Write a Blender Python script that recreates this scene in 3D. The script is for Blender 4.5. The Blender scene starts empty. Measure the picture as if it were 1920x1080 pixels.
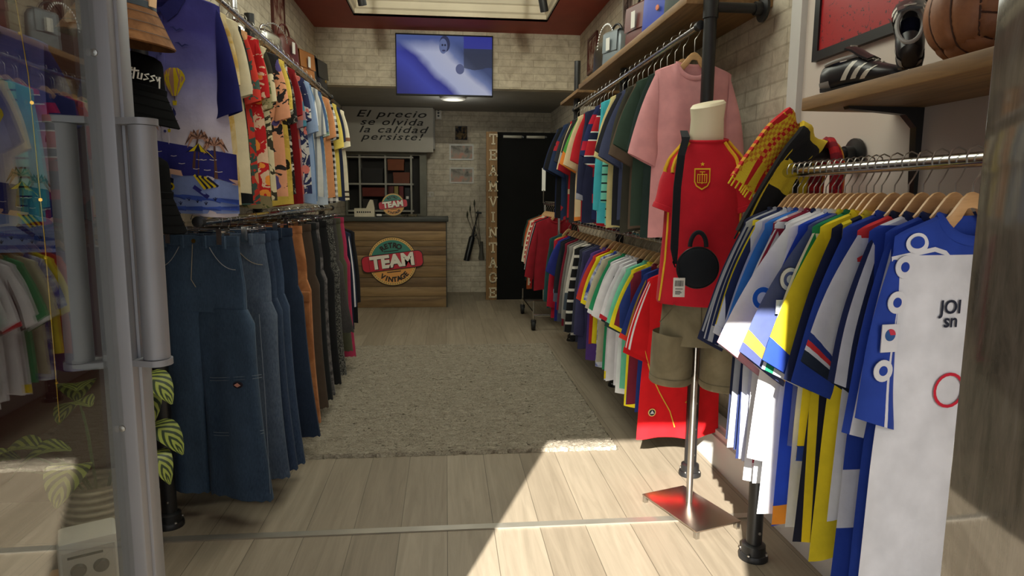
import bpy, bmesh, math, random
from math import sin, cos, pi, sqrt, atan2, exp
from mathutils import Vector, Matrix

SC = bpy.context.scene
COL = SC.collection
DATA = bpy.data

# ------------------------------------------------------------------ camera
def set_camera():
    cd = DATA.cameras.new('camera'); co = DATA.objects.new('camera', cd); COL.objects.link(co)
    pitch = math.atan(172/1256.); yaw = math.atan(0.1); roll = math.radians(0.43)
    f = Vector((sin(yaw)*cos(pitch), cos(yaw)*cos(pitch), -sin(pitch)))
    r0 = Vector((cos(yaw), -sin(yaw), 0)); u0 = r0.cross(f)
    r = r0*cos(roll)+u0*sin(roll); u = -r0*sin(roll)+u0*cos(roll)
    m = Matrix(((r.x, u.x, -f.x, 0), (r.y, u.y, -f.y, 0), (r.z, u.z, -f.z, 1.35), (0, 0, 0, 1)))
    co.matrix_world = m
    cd.sensor_width = 36; cd.lens = 1250/1920*36; cd.clip_start = 0.02
    SC.camera = co
set_camera()

# ------------------------------------------------------------------ light, sky, exposure
SC.view_settings.view_transform = 'Standard'; SC.view_settings.look = 'None'
SC.view_settings.gamma = 1.0; SC.view_settings.use_curve_mapping = False
SC.view_settings.exposure = -0.02
W = DATA.worlds.new('sky'); SC.world = W; W.use_nodes = True
_bg = W.node_tree.nodes['Background']; _bg.inputs[0].default_value = (0.86, 0.92, 1.0, 1); _bg.inputs[1].default_value = 1.6

def lamp(name, kind, loc, energy, color=(1, 1, 1), direction=None, **kw):
    l = DATA.lights.new(name, kind); l.energy = energy; l.color = color
    for k, v in kw.items(): setattr(l, k, v)
    o = DATA.objects.new(name, l); COL.objects.link(o); o.location = loc
    if direction is not None:
        o.rotation_euler = Vector(direction).to_track_quat('-Z', 'Y').to_euler()
    return o
lamp('sun', 'SUN', (-2, -6, 6), 21.0, (1.0, 0.96, 0.87), (0.36*0.88, 0.933*0.88, -0.47), angle=0.009)
# added downward fill at the tray mouth, no panel fitted there
lamp('tray_fill_light', 'AREA', (0.08, 3.9, 3.125), 46.0, (0.95, 1.0, 0.90), (0, 0, -1), shape='RECTANGLE', size=1.2, size_y=4.6)
lamp('bay_fill_light', 'AREA', (-1.65, 1.75, 2.9), 4.5, (1.0, 0.88, 0.70), (0.1, 0.1, -1), shape='DISK', size=0.35)  # added warm fill for the window bay, no lamp built
for _x in (-0.70, 0.835):                                        # added spots without fixtures, brightening the upper back wall
    lamp('back_wall_fill_spot', 'SPOT', (_x, 4.3, 2.96), 75.0, (1.0, 0.98, 0.80), (0.12-_x*0.3, 3.3, -0.10), spot_size=math.radians(36), spot_blend=0.7, shadow_soft_size=0.04)
lamp('tray_fill_uplight', 'AREA', (0.08, 4.2, 3.16), 38.0, (0.95, 1.0, 0.86), (0, 0, 1), shape='RECTANGLE', size=1.3, size_y=4.8)  # added upward fill to brighten the tray, no cove lamp there

# ------------------------------------------------------------------ helpers
def lin(c):
    def f(v):
        v = v/255.0
        return v/12.92 if v <= 0.04045 else ((v+0.055)/1.055)**2.4
    return (f(c[0]), f(c[1]), f(c[2]), 1.0)

class MB:
    """collects geometry for ONE mesh object"""
    def __init__(s):
        s.v = []; s.f = []; s.m = []; s.uv = {}
    def add(s, vs, fs, mi=0, M=None, uvs=None):
        b = len(s.v)
        for i, p in enumerate(vs):
            p = Vector(p)
            if M is not None: p = M @ p
            s.v.append(tuple(p))
            if uvs is not None: s.uv[b+i] = uvs[i]
        for f in fs:
            s.f.append(tuple(b+i for i in f)); s.m.append(mi)
        return b
    def box(s, x0, y0, z0, x1, y1, z1, mi=0, M=None, bev=0.0):
        if bev > 0:
            bm = bmesh.new(); bmesh.ops.create_cube(bm, size=1)
            for v in bm.verts:
                v.co = Vector(((x0+x1)/2+v.co.x*(x1-x0), (y0+y1)/2+v.co.y*(y1-y0), (z0+z1)/2+v.co.z*(z1-z0)))
            bmesh.ops.bevel(bm, geom=bm.edges[:], offset=bev, segments=2, affect='EDGES', profile=0.5)
            bm.verts.index_update()
            s.add([v.co.copy() for v in bm.verts], [[v.index for v in f.verts] for f in bm.faces], mi, M); bm.free(); return
        vs = [(x, y, z) for z in (z0, z1) for y in (y0, y1) for x in (x0, x1)]
        s.add(vs, [(0, 2, 3, 1), (4, 5, 7, 6), (0, 1, 5, 4), (2, 6, 7, 3), (0, 4, 6, 2), (1, 3, 7, 5)], mi, M)
    def rings(s, R, mi=0, closed=True, cap0=False, cap1=False, M=None, uv=False):
        n = len(R[0]); vs = [p for r in R for p in r]; fs = []
        uvs = None
        if uv: uvs = [(j/n, i/max(1, len(R)-1)) for i in range(len(R)) for j in range(n)]
        for i in range(len(R)-1):
            for j in range(n if closed else n-1):
                a = i*n+j; b = i*n+(j+1) % n
                fs.append((a, b, b+n, a+n))
        if cap0: fs.append(tuple(reversed(range(n))))
        if cap1: fs.append(tuple((len(R)-1)*n+j for j in range(n)))
        s.add(vs, fs, mi, M, uvs)
    def tube(s, pts, r, n=8, mi=0, cap=True, M=None):
        pts = [Vector(p) for p in pts]; R = []
        up = None
        for i, p in enumerate(pts):
            t = (pts[min(i+1, len(pts)-1)]-pts[max(i-1, 0)]).normalized()
            if up is None:
                up = Vector((0, 0, 1)) if abs(t.z) < 0.9 else Vector((0, 1, 0))
            a = t.cross(up).normalized(); up = a.cross(t).normalized()
            rr = r[i] if isinstance(r, (list, tuple)) else r
            R.append([p+(a*cos(2*pi*k/n)+up*sin(2*pi*k/n))*rr for k in range(n)])
        s.rings(R, mi, True, cap, cap, M)
    def lathe(s, prof, n=24, c=(0, 0, 0), mi=0, M=None, sx=1.0, sy=1.0):
        R = [[(c[0]+r*sx*cos(2*pi*k/n), c[1]+r*sy*sin(2*pi*k/n), c[2]+z) for k in range(n)] for r, z in prof]
        s.rings(R, mi, True, prof[0][0] > 1e-4, prof[-1][0] > 1e-4, M)
    def prism(s, poly, y0, y1, mi=0, M=None):
        """poly: (x,z) points, extruded in y"""
        n = len(poly)
        vs = [(x, y0, z) for x, z in poly]+[(x, y1, z) for x, z in poly]
        fs = [tuple(range(n)), tuple(reversed(range(n, 2*n)))]
        fs += [(i, i+n, (i+1) % n+n, (i+1) % n) for i in range(n)]
        s.add(vs, fs, mi, M)
    def build(s, name, mats, parent=None, smooth=True, loc=None, rot=None):
        me = DATA.meshes.new(name); me.from_pydata(s.v, [], s.f); me.validate(clean_customdata=False)
        for m in (mats if isinstance(mats, (list, tuple)) else [mats]): me.materials.append(m)
        if len(me.polygons) == len(s.m):
            me.polygons.foreach_set('material_index', s.m)
            me.polygons.foreach_set('use_smooth', [bool(smooth)]*len(s.m))
        if s.uv:
            ul = me.uv_layers.new(name='uv')
            for l in me.loops: ul.data[l.index].uv = s.uv.get(l.vertex_index, (0, 0))
        if smooth:
            try: me.set_sharp_from_angle(angle=math.radians(40))
            except Exception: pass
        me.update()
        o = DATA.objects.new(name, me); COL.objects.link(o)
        if parent is not None: o.parent = parent
        if loc is not None: o.location = loc
        if rot is not None: o.rotation_euler = rot
        return o

def tag(o, label=None, cat=None, group=None, kind=None):
    if label: o['label'] = label
    if cat: o['category'] = cat
    if group: o['group'] = group
    if kind: o['kind'] = kind
    return o
def thing(name, label, cat, loc=(0, 0, 0), rz=0.0, group=None, rot=None):
    o = DATA.objects.new(name, None); COL.objects.link(o); o.empty_display_size = 0.05
    o.location = loc; o.rotation_euler = rot if rot else (0, 0, rz)
    return tag(o, label, cat, group)
def struct(o): return tag(o, kind='structure')
def copy_tree(o, parent=None):
    c = o.copy(); COL.objects.link(c)
    if parent is not None: c.parent = parent
    for ch in [k for k in o.children]: copy_tree(ch, c)
    return c
def T(x=0, y=0, z=0, rx=0, ry=0, rz=0, s=1):
    return Matrix.Translation((x, y, z)) @ Matrix.Rotation(rz, 4, 'Z') @ Matrix.Rotation(ry, 4, 'Y') @ Matrix.Rotation(rx, 4, 'X') @ Matrix.Scale(s, 4)

_txt = {}
def text_geo(body, size=1.0, bold=0.0, shear=0.0, depth=0.0, align='CENTER', space=1.0):
    """verts, faces of lettering lying in XZ (reads from -Y)"""
    k = (body, size, bold, shear, depth, align, space)
    if k in _txt: return _txt[k]
    cu = DATA.curves.new('lettering', 'FONT'); cu.body = body; cu.size = size; cu.offset = bold; cu.shear = shear
    cu.extrude = depth; cu.align_x = align; cu.space_character = space; cu.resolution_u = 4
    cu.align_y = 'CENTER'
    o = DATA.objects.new('lettering', cu); COL.objects.link(o)
    bpy.context.view_layer.update()
    dg = bpy.context.evaluated_depsgraph_get()
    me = DATA.meshes.new_from_object(o.evaluated_get(dg))
    vs = [(v.co.x, -v.co.z, v.co.y) for v in me.vertices]; fs = [tuple(p.vertices) for p in me.polygons]
    DATA.objects.remove(o); DATA.curves.remove(cu); DATA.meshes.remove(me)
    _txt[k] = (vs, fs); return vs, fs
def disc(cx, cz, rx, rz=None, n=28, a0=0, a1=2*pi):
    rz = rz or rx
    return [(cx+rx*cos(a0+(a1-a0)*i/n), cz+rz*sin(a0+(a1-a0)*i/n)) for i in range(n if abs(a1-a0-2*pi) < 1e-6 else n+1)]

# ------------------------------------------------------------------ materials
_mats = {}
class NT:
    def __init__(s, name):
        s.mat = DATA.materials.new(name); s.mat.use_nodes = True; s.t = s.mat.node_tree
        s.b = s.t.nodes['Principled BSDF']; s.out = s.t.nodes['Material Output']
    def n(s, kind, **kw):
        o = s.t.nodes.new('ShaderNode'+kind)
        for k, v in kw.items(): setattr(o, k, v)
        return o
    def l(s, a, b): s.t.links.new(a, b)
    def co(s, which='Object', scale=None, loc=(0, 0, 0), rot=(0, 0, 0)):
        c = s.n('TexCoord')
        if scale is None: return c.outputs[which]
        m = s.n('Mapping'); s.l(c.outputs[which], m.inputs[0])
        m.inputs['Scale'].default_value = scale if isinstance(scale, tuple) else (scale,)*3
        m.inputs['Location'].default_value = loc; m.inputs['Rotation'].default_value = rot
        return m.outputs[0]
    def noise(s, vec, scale, detail=3, rough=0.5, dist=0.0):
        o = s.n('TexNoise'); s.l(vec, o.inputs['Vector']); o.inputs['Scale'].default_value = scale
        o.inputs['Detail'].default_value = detail; o.inputs['Roughness'].default_value = rough; o.inputs['Distortion'].default_value = dist
        return o.outputs['Fac']
    def ramp(s, fac, stops, const=False):
        r = s.n('ValToRGB'); e = r.color_ramp.elements
        if const: r.color_ramp.interpolation = 'CONSTANT'
        while len(e) < len(stops): e.new(0.5)
        for i, (p, c) in enumerate(stops):
            e[i].position = p; e[i].color = c if len(c) == 4 else (*c, 1)
        s.l(fac, r.inputs[0]); return r.outputs[0]
    def math(s, op, a, b=None, c=None):
        m = s.n('Math', operation=op)
        for i, x in enumerate((a, b, c)):
            if x is None: continue
            if isinstance(x, (int, float)): m.inputs[i].default_value = x
            else: s.l(x, m.inputs[i])
        return m.outputs[0]
    def sep(s, vec):
        x = s.n('SeparateXYZ'); s.l(vec, x.inputs[0]); return x.outputs
    def mix(s, fac, a, b, blend='MIX'):
        m = s.n('Mix', data_type='RGBA', blend_type=blend)
        for sock, x in ((m.inputs[0], fac), (m.inputs[6], a), (m.inputs[7], b)):
            if isinstance(x, (int, float)): sock.default_value = x
            elif isinstance(x, tuple): sock.default_value = x
            else: s.l(x, sock)
        return m.outputs[2]
    def bump(s, h, strength=0.3, dist=0.01):
        b = s.n('Bump'); b.inputs['Strength'].default_value = strength; b.inputs['Distance'].default_value = dist
        s.l(h, b.inputs['Height']); s.l(b.outputs[0], s.b.inputs['Normal'])
    def fin(s, col=None, rough=0.6, metal=0.0, spec=None):
        if col is not None:
            if isinstance(col, tuple): s.b.inputs['Base Color'].default_value = col
            else: s.l(col, s.b.inputs['Base Color'])
        if isinstance(rough, (int, float)): s.b.inputs['Roughness'].default_value = rough
        else: s.l(rough, s.b.inputs['Roughness'])
        s.b.inputs['Metallic'].default_value = metal
        if spec is not None: s.b.inputs['Specular IOR Level'].default_value = spec
        return s.mat

def plain(name, c, rough=0.6, metal=0.0, var=0.12, vscale=6.0, spec=None, bump=0.0, bscale=60):
    k = ('plain', name)
    if k in _mats: return _mats[k]
    t = NT(name); c = lin(c); co = t.co()
    f = t.noise(co, vscale, 3)
    d = tuple(max(0, x*(1-var)) for x in c[:3])+(1,); u = tuple(min(1, x*(1+var)) for x in c[:3])+(1,)
    t.fin(t.ramp(f, [(0.3, d), (0.7, u)]), rough, metal, spec)
    if bump: t.bump(t.noise(co, bscale, 2), bump, 0.004)
    _mats[k] = t.mat; return t.mat

def cloth(spec):
    """spec = (kind, ...) -> a woven fabric material"""
    k = ('cloth', spec)
    if k in _mats: return _mats[k]
    t = NT('fabric_'+spec[0]); co = t.co(); kind = spec[0]
    if kind == 'p':
        col = lin(spec[1])
    elif kind in ('h', 'v'):                                   # stripes: (kind, base, (colour, start, end)*..., period)
        x, y, z = t.sep(co); period = spec[-1]
        w = t.math('ADD', z if kind == 'h' else x, 10.0)
        w = t.math('FRACT', t.math('DIVIDE', w, period))
        st = [(0.0, lin(spec[1]))]
        for c, a, b in spec[2:-1]:
            st += [(a, lin(c)), (b, lin(spec[1]))]
        col = t.ramp(w, st, True)
    elif kind == 'f':                                          # printed flowers: base, flower, leaf, scale
        vo = t.n('TexVoronoi'); t.l(co, vo.inputs['Vector']); vo.inputs['Scale'].default_value = spec[4]
        dn = t.noise(co, spec[4]*2.2, 2)
        d = t.math('ADD', vo.outputs['Distance'], t.math('MULTIPLY', dn, 0.5))
        leaf = t.math('GREATER_THAN', t.noise(co, spec[4]*1.1, 3, 0.6, 1.5), 0.54)
        c1 = t.mix(leaf, lin(spec[1]), lin(spec[3]))
        col = t.mix(t.math('LESS_THAN', d, 0.52), c1, lin(spec[2]))
        col = t.mix(t.math('LESS_THAN', d, 0.34), col, lin(spec[1]))
    elif kind == 'c':                                          # check: a, b, period
        x, y, z = t.sep(co)
        a = t.math('GREATER_THAN', t.math('FRACT', t.math('DIVIDE', t.math('ADD', x, 10), spec[3])), 0.5)
        b = t.math('GREATER_THAN', t.math('FRACT', t.math('DIVIDE', t.math('ADD', z, 10), spec[3])), 0.5)
        col = t.mix(t.math('MULTIPLY', t.math('ADD', a, b), 0.5), lin(spec[1]), lin(spec[2]))
    elif kind == 'b':                                          # bands by height below the neck: base, (colour, zlow, zhigh)...
        x, y, z = t.sep(co); w = t.math('ADD', z, 1.0)
        st = [(0.0, lin(spec[1]))]
        for c, a, b in sorted(spec[2:], key=lambda q: q[1]):
            st += [(max(0, a+1.0), lin(c)), (min(1, b+1.0), lin(spec[1]))]
        col = t.ramp(w, st, True)
    elif kind == 'g':                                          # dyed gradient: (z, colour)...
        x, y, z = t.sep(co); w = t.math('ADD', t.math('ADD', z, 1.0), t.math('MULTIPLY', t.math('SUBTRACT', t.noise(co, 9, 3), 0.5), 0.08))
        col = t.ramp(w, [(p+1.0, lin(c)) for p, c in sorted(spec[1:])])
    elif kind == 'u':                                          # stripes along a sleeve (uv): base, (colour, a, b)...
        u = t.sep(t.co('UV'))[0]
        u = t.math('ABSOLUTE', t.math('SUBTRACT', t.math('FRACT', t.math('ADD', u, 0.5)), 0.5))
        st = [(0.0, lin(spec[1]))]
        for c, a, b in spec[2:]: st += [(a, lin(c)), (b, lin(spec[1]))]
        col = t.ramp(u, st, True)
    elif kind == 'w':                                          # bands along a sleeve (uv): base, (colour, a, b)...
        v = t.sep(t.co('UV'))[1]
        st = [(0.0, lin(spec[1]))]
        for c, a, b in spec[2:]: st += [(a, lin(c)), (min(b, 1.0), lin(spec[1]))]
        col = t.ramp(v, st, True)
    elif kind == 'd':                                          # denim: colour, faded colour
        f = t.noise(t.co('Object', (5, 5, 1.2)), 1.0, 4)
        g = t.noise(t.co('Object', (220, 220, 60)), 1.0, 2)
        f = t.math('ADD', t.math('MULTIPLY', f, 0.8), t.math('MULTIPLY', g, 0.35))
        col = t.ramp(f, [(0.38, lin(spec[1])), (0.75, lin(spec[2]))])
    elif kind == 'n':                                          # mottled: a, b, scale
        f = t.noise(co, spec[3], 4, 0.6, 0.6)
        col = t.ramp(f, [(0.42, lin(spec[1])), (0.6, lin(spec[2]))])
    else: raise ValueError(kind)
    v = t.ramp(t.noise(co, 14, 3), [(0.3, (0.88, 0.88, 0.88, 1)), (0.7, (1.06, 1.06, 1.06, 1))])
    col = t.mix(1.0, col, v, 'MULTIPLY')
    t.fin(col, 0.85, 0.0, 0.2)
    t.b.inputs['Sheen Weight'].default_value = 0.05
    t.bump(t.noise(co, 45, 3), 0.18, 0.006)
    _mats[k] = t.mat; return t.mat

CHROME = plain('chrome', (205, 205, 205), 0.18, 1.0, 0.05)
STEEL = plain('brushed_steel', (190, 186, 180), 0.32, 1.0, 0.08)
ALU = plain('grey_aluminium', (142, 143, 148), 0.5, 0.35, 0.05)
BLACKM = plain('black_painted_metal', (24, 24, 25), 0.42, 0.0, 0.2, spec=0.5)
RUBBER = plain('black_rubber', (20, 20, 20), 0.7)
WHITEP = plain('white_paint', (205, 202, 198), 0.55, var=0.04)
BLACKP = plain('black_plastic', (22, 22, 24), 0.4)
WHITEPL = plain('white_plastic', (205, 198, 186), 0.4, var=0.04)
PAPER = plain('white_card', (225, 222, 214), 0.7, var=0.03)
GOLD = plain('brass', (190, 150, 60), 0.3, 1.0)

def wood(name, c0, c1, axis='Y', rough=0.55, scale=1.0):
    k = ('wood', name)
    if k in _mats: return _mats[k]
    t = NT(name); s = {'X': (1.2, 14, 14), 'Y': (14, 1.2, 14), 'Z': (14, 14, 1.2)}[axis]
    co = t.co('Object', tuple(x*scale for x in s))
    f = t.noise(co, 1.0, 5, 0.6, 1.2); g = t.noise(co, 5.0, 3, 0.6)
    f = t.math('ADD', t.math('MULTIPLY', f, 0.75), t.math('MULTIPLY', g, 0.3))
    t.fin(t.ramp(f, [(0.32, lin(c0)), (0.68, lin(c1))]), rough)
    t.bump(f, 0.15, 0.004); _mats[k] = t.mat; return t.mat
HANGW = wood('hanger_beech', (176, 132, 86), (214, 172, 122), 'X', 0.42, 1.5)
SHELFW = wood('shelf_oak', (94, 68, 40), (150, 114, 70), 'Y', 0.55)

def brick_mat():
    t = NT('whitewashed_brick'); x, y, z = t.sep(t.n('NewGeometry').outputs['Position'])
    cb = t.n('CombineXYZ'); t.l(t.math('ADD', x, y), cb.inputs[0]); t.l(z, cb.inputs[1])
    b = t.n('TexBrick'); t.l(cb.outputs[0], b.inputs['Vector'])
    b.inputs['Scale'].default_value = 1.0; b.inputs['Brick Width'].default_value = 0.26; b.inputs['Row Height'].default_value = 0.075
    b.inputs['Mortar Size'].default_value = 0.006; b.inputs['Mortar Smooth'].default_value = 0.4
    b.inputs['Color1'].default_value = lin((226, 218, 200)); b.inputs['Color2'].default_value = lin((212, 203, 186)); b.inputs['Mortar'].default_value = lin((196, 186, 168))
    b.offset = 0.5
    n = t.noise(cb.outputs[0], 9, 6, 0.7, 0.5)
    v = t.ramp(n, [(0.33, lin((188, 178, 164))), (0.6, lin((244, 240, 232)))])
    t.fin(t.mix(0.75, b.outputs['Color'], v, 'MULTIPLY'), 0.85)
    t.bump(t.math('SUBTRACT', t.math('MULTIPLY', n, 0.35), b.outputs['Fac']), 0.22, 0.005)
    return t.mat
BRICK = brick_mat()

def floor_mat():
    t = NT('oak_laminate'); x, y, z = t.sep(t.n('NewGeometry').outputs['Position'])
    cb = t.n('CombineXYZ'); t.l(y, cb.inputs[0]); t.l(x, cb.inputs[1])
    b = t.n('TexBrick'); t.l(cb.outputs[0], b.inputs['Vector']); b.inputs['Scale'].default_value = 1.0
    b.inputs['Brick Width'].default_value = 1.3; b.inputs['Row Height'].default_value = 0.19; b.inputs['Mortar Size'].default_value = 0.0016
    b.inputs['Color1'].default_value = lin((152, 140, 122)); b.inputs['Color2'].default_value = lin((132, 120, 103)); b.inputs['Mortar'].default_value = lin((96, 86, 72))
    b.offset = 0.37
    m = t.n('Mapping'); t.l(cb.outputs[0], m.inputs[0]); m.inputs['Scale'].default_value = (1.6, 26, 1)
    g = t.noise(m.outputs[0], 1.0, 6, 0.65, 0.8)
    v = t.ramp(g, [(0.3, (0.74, 0.73, 0.71, 1)), (0.7, (1.08, 1.08, 1.08, 1))])
    t.fin(t.mix(1.0, b.outputs['Color'], v, 'MULTIPLY'), 0.52)
    t.bump(g, 0.1, 0.003); return t.mat
FLOOR = floor_mat()

def glass_mat():
    t = NT('clear_glass'); g = t.n('BsdfGlossy'); g.inputs['Roughness'].default_value = 0.0
    tr = t.n('BsdfTransparent'); tr.inputs[0].default_value = (0.90, 0.92, 0.90, 1)
    fr = t.n('Fresnel'); bf = t.n('NewGeometry').outputs['Backfacing']
    t.l(t.math('SUBTRACT', 2.15, t.math('MULTIPLY', bf, 2.15-1/2.15)), fr.inputs['IOR'])
    m = t.n('MixShader'); t.l(fr.outputs[0], m.inputs[0]); t.l(tr.outputs[0], m.inputs[1]); t.l(g.outputs[0], m.inputs[2])
    t.l(m.outputs[0], t.out.inputs[0]); return t.mat
GLASS = glass_mat()
def emit(name, c, s):
    t = NT(name); t.fin((0, 0, 0, 1), 0.5); t.b.inputs['Emission Color'].default_value = lin(c); t.b.inputs['Emission Strength'].default_value = s
    return t.mat

# ------------------------------------------------------------------ the room
def slab(name, a, b, mat):
    m = MB(); m.box(*a, *b); return struct(m.build(name, mat, smooth=False))
RED = plain('oxblood_paint', (152, 68, 56), 0.7, var=0.06)
CREAM = plain('cream_ceiling_paint', (222, 212, 192), 0.7, var=0.03)
GREYP = plain('grey_plaster', (156, 152, 144), 0.8, var=0.05)
slab('floor', (-2.6, -0.6, -0.1), (2.2, 10.0, 0.0), FLOOR)
slab('street_pavement', (-9, -12, -0.12), (9, -0.6, -0.02), plain('pavement', (92, 90, 88), 0.9))
slab('wall_right', (1.5, 2.75, 0), (1.6, 9.8, 3.6), BRICK)
slab('wall_right_panel', (1.45, -0.6, 0), (1.6, 2.67, 3.6), plain('white_wall_panel', (212, 200, 190), 0.6, var=0.04, vscale=2))
slab('trim_1', (1.425, 2.67, 0), (1.6, 2.75, 3.6), WHITEP)
slab('wall_left', (-1.5, 3.2, 0), (-1.38, 9.8, 3.6), BRICK)
slab('wall_left_bay', (-2.2, 2.98, 0), (-1.42, 3.2, 3.6), plain('maroon_paint', (84, 34, 30), 0.6))
slab('wall_left_front', (-2.3, -0.6, 0), (-2.2, 3.0, 3.6), plain('dark_brown_paint', (58, 44, 40), 0.7))
slab('wall_back', (-1.5, 9.65, 0), (1.6, 9.8, 3.0), BRICK)
slab('wall_back_upper', (-1.4, 7.6, 2.535), (1.52, 7.75, 3.4), BRICK)
slab('ceiling_recess', (-1.4, 7.75, 2.535), (1.52, 9.66, 2.7), GREYP)
def baseboard():
    m = MB()
    m.box(1.35, -0.3, 0, 1.46, 7.4, 0.155); m.box(1.362, -0.3, 0.155, 1.46, 7.4, 0.185); m.box(1.385, -0.3, 0.185, 1.46, 7.4, 0.205)
    struct(m.build('baseboard_right', WHITEP, smooth=False))
baseboard()
# red ceiling round a stepped cream tray
def ceiling():
    z = 3.13; x0, x1, y0, y1 = -0.90, 1.05, 1.2, 7.08
    m = MB()
    m.box(-2.3, -0.6, z, x0, 7.75, z+0.12); m.box(x1, -0.6, z, 1.6, 7.75, z+0.12)
    m.box(x0, -0.6, z, x1, y0, z+0.12); m.box(x0, y1, z, x1, 7.75, z+0.12)
    struct(m.build('ceiling', RED, smooth=False))
    m = MB(); zz = z+0.12
    prof = [(0.0, -0.12), (0.0, -0.10), (0.012, -0.10), (0.012, -0.06), (0.03, -0.045), (0.03, 0.02), (0.05, 0.03), (0.075, 0.07), (0.11, 0.09), (0.11, 0.13), (0.15, 0.15), (0.19, 0.16)]
    prof = [(-p*0.5+0.0, q) for p, q in prof]
    R = []
    for d, h in prof:
        d = -d*2.2
        R.append([(x0+d, y0+d, zz+h), (x1-d, y0+d, zz+h), (x1-d, y1-d, zz+h), (x0+d, y1-d, zz+h)])
    m.rings(R, 0, True, False, True)
    struct(m.build('ceiling_tray', CREAM, smooth=False))
ceiling()
slab('trim_2', (-1.3, 2.565, 0.0), (1.32, 2.605, 0.006), plain('threshold_metal', (176, 170, 158), 0.35, 0.7))
# unseen shopfront pieces, placed behind the camera to cut the sunlight
BLOCK = plain('sun_block_render', (190, 185, 178), 0.85)
slab('sun_block_lintel', (-2.3, -0.62, 2.36), (1.6, -0.5, 3.6), BLOCK)
slab('sun_block_wall_left', (-2.3, -0.62, 0), (-1.07, -0.5, 2.36), BLOCK)
slab('sun_block_wall_right', (0.05, -0.62, 0), (0.93, -0.5, 2.36), BLOCK)
# ------------------------------------------------------------------ hangers, garments
def hanger_proto(name, wid=0.2, hook_h=0.10, mat=HANGW, th=0.0045):
    root = thing(name, 'hanger', 'hanger')
    m = MB()
    def topz(x):
        x = abs(x)
        if x < 0.085: return -0.067*(0.5-0.5*cos(pi*x/0.085))-0.006
        return -0.073-0.36*(x-0.085)-0.5*max(0, x-0.15)**2
    R = []
    for i in range(25):
        x = -wid+2*wid*i/24; a = abs(x)/wid
        h = 0.046*(1-a)+0.026*a; zt = topz(x); zb = zt-h+(0.012 if a < 0.15 else 0)
        y = th*(1.0 if a < 0.9 else 0.75); e = 0.35*y; b = 0.004
        R.append([(x, -y, zb+b), (x, -y, zt-b), (x, -y+e, zt), (x, y-e, zt), (x, y, zt-b), (x, y, zb+b), (x, y-e, zb), (x, -y+e, zb)])
    m.rings(R, 0, True, True, True); m.build('hanger_body', mat, root)
    k = MB(); pts = [(0, 0, -0.02), (0, 0, hook_h-0.052)]
    r = 0.022
    for i in range(15):
        a = radians(-110+i*(290)/14.0); pts.append((r*cos(a)*0+r*sin(a+pi/2)*1.0, 0, hook_h-r*cos(a+pi/2)*1.0))
    pts = [(0, 0, -0.02), (0, 0, hook_h-0.05), (0.012, 0, hook_h-0.034), (0.024, 0, hook_h-0.012), (0.026, 0, hook_h+0.008), (0.018, 0, hook_h+0.024), (0.0, 0, hook_h+0.030), (-0.018, 0, hook_h+0.023), (-0.026, 0, hook_h+0.006), (-0.024, 0, hook_h-0.008)]
    k.tube(pts, 0.0019, 6); k.build('hook', STEEL, root)
    return root
radians = math.radians
_hp = {}
def hang(kind, loc, rz, label, group, wid=0.2, hook_h=0.10):
    """a hanger whose neck is at loc; first one is the prototype, the rest copies"""
    key = (kind, wid, hook_h)
    if key not in _hp:
        _hp[key] = hanger_proto('coat_hanger', wid, hook_h, HANGW if kind == 'wood' else BLACKP) if kind in ('wood', 'black') else clip_hanger(hook_h)
        o = _hp[key]
    else: o = copy_tree(_hp[key])
    o.location = loc; o.rotation_euler = (0, 0, rz); o['label'] = label; o['category'] = 'hanger'; o['group'] = group
    return o
def clip_hanger(hook_h):
    root = thing('clip_hanger', 'hanger', 'hanger')
    m = MB(); m.tube([(-0.17, 0, 0), (0.17, 0, 0)], 0.003, 8); m.build('bar', CHROME, root)
    k = MB(); k.tube([(0, 0, 0), (0, 0, hook_h-0.05), (0.012, 0, hook_h-0.034), (0.024, 0, hook_h-0.012), (0.026, 0, hook_h+0.008), (0.018, 0, hook_h+0.024), (0, 0, hook_h+0.03), (-0.018, 0, hook_h+0.023), (-0.026, 0, hook_h+0.006)], 0.0018, 6)
    k.build('hook', CHROME, root)
    for s in (-1, 1):
        c = MB(); x = s*0.12
        c.box(x-0.012, -0.0255, -0.05, x+0.012, -0.0225, 0.012); c.box(x-0.012, 0.0225, -0.05, x+0.012, 0.0255, 0.012)
        c.box(x-0.010, -0.0225, -0.006, x+0.010, 0.0225, 0.004); c.build('clip', CHROME, root, smooth=False)
    return root

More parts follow.
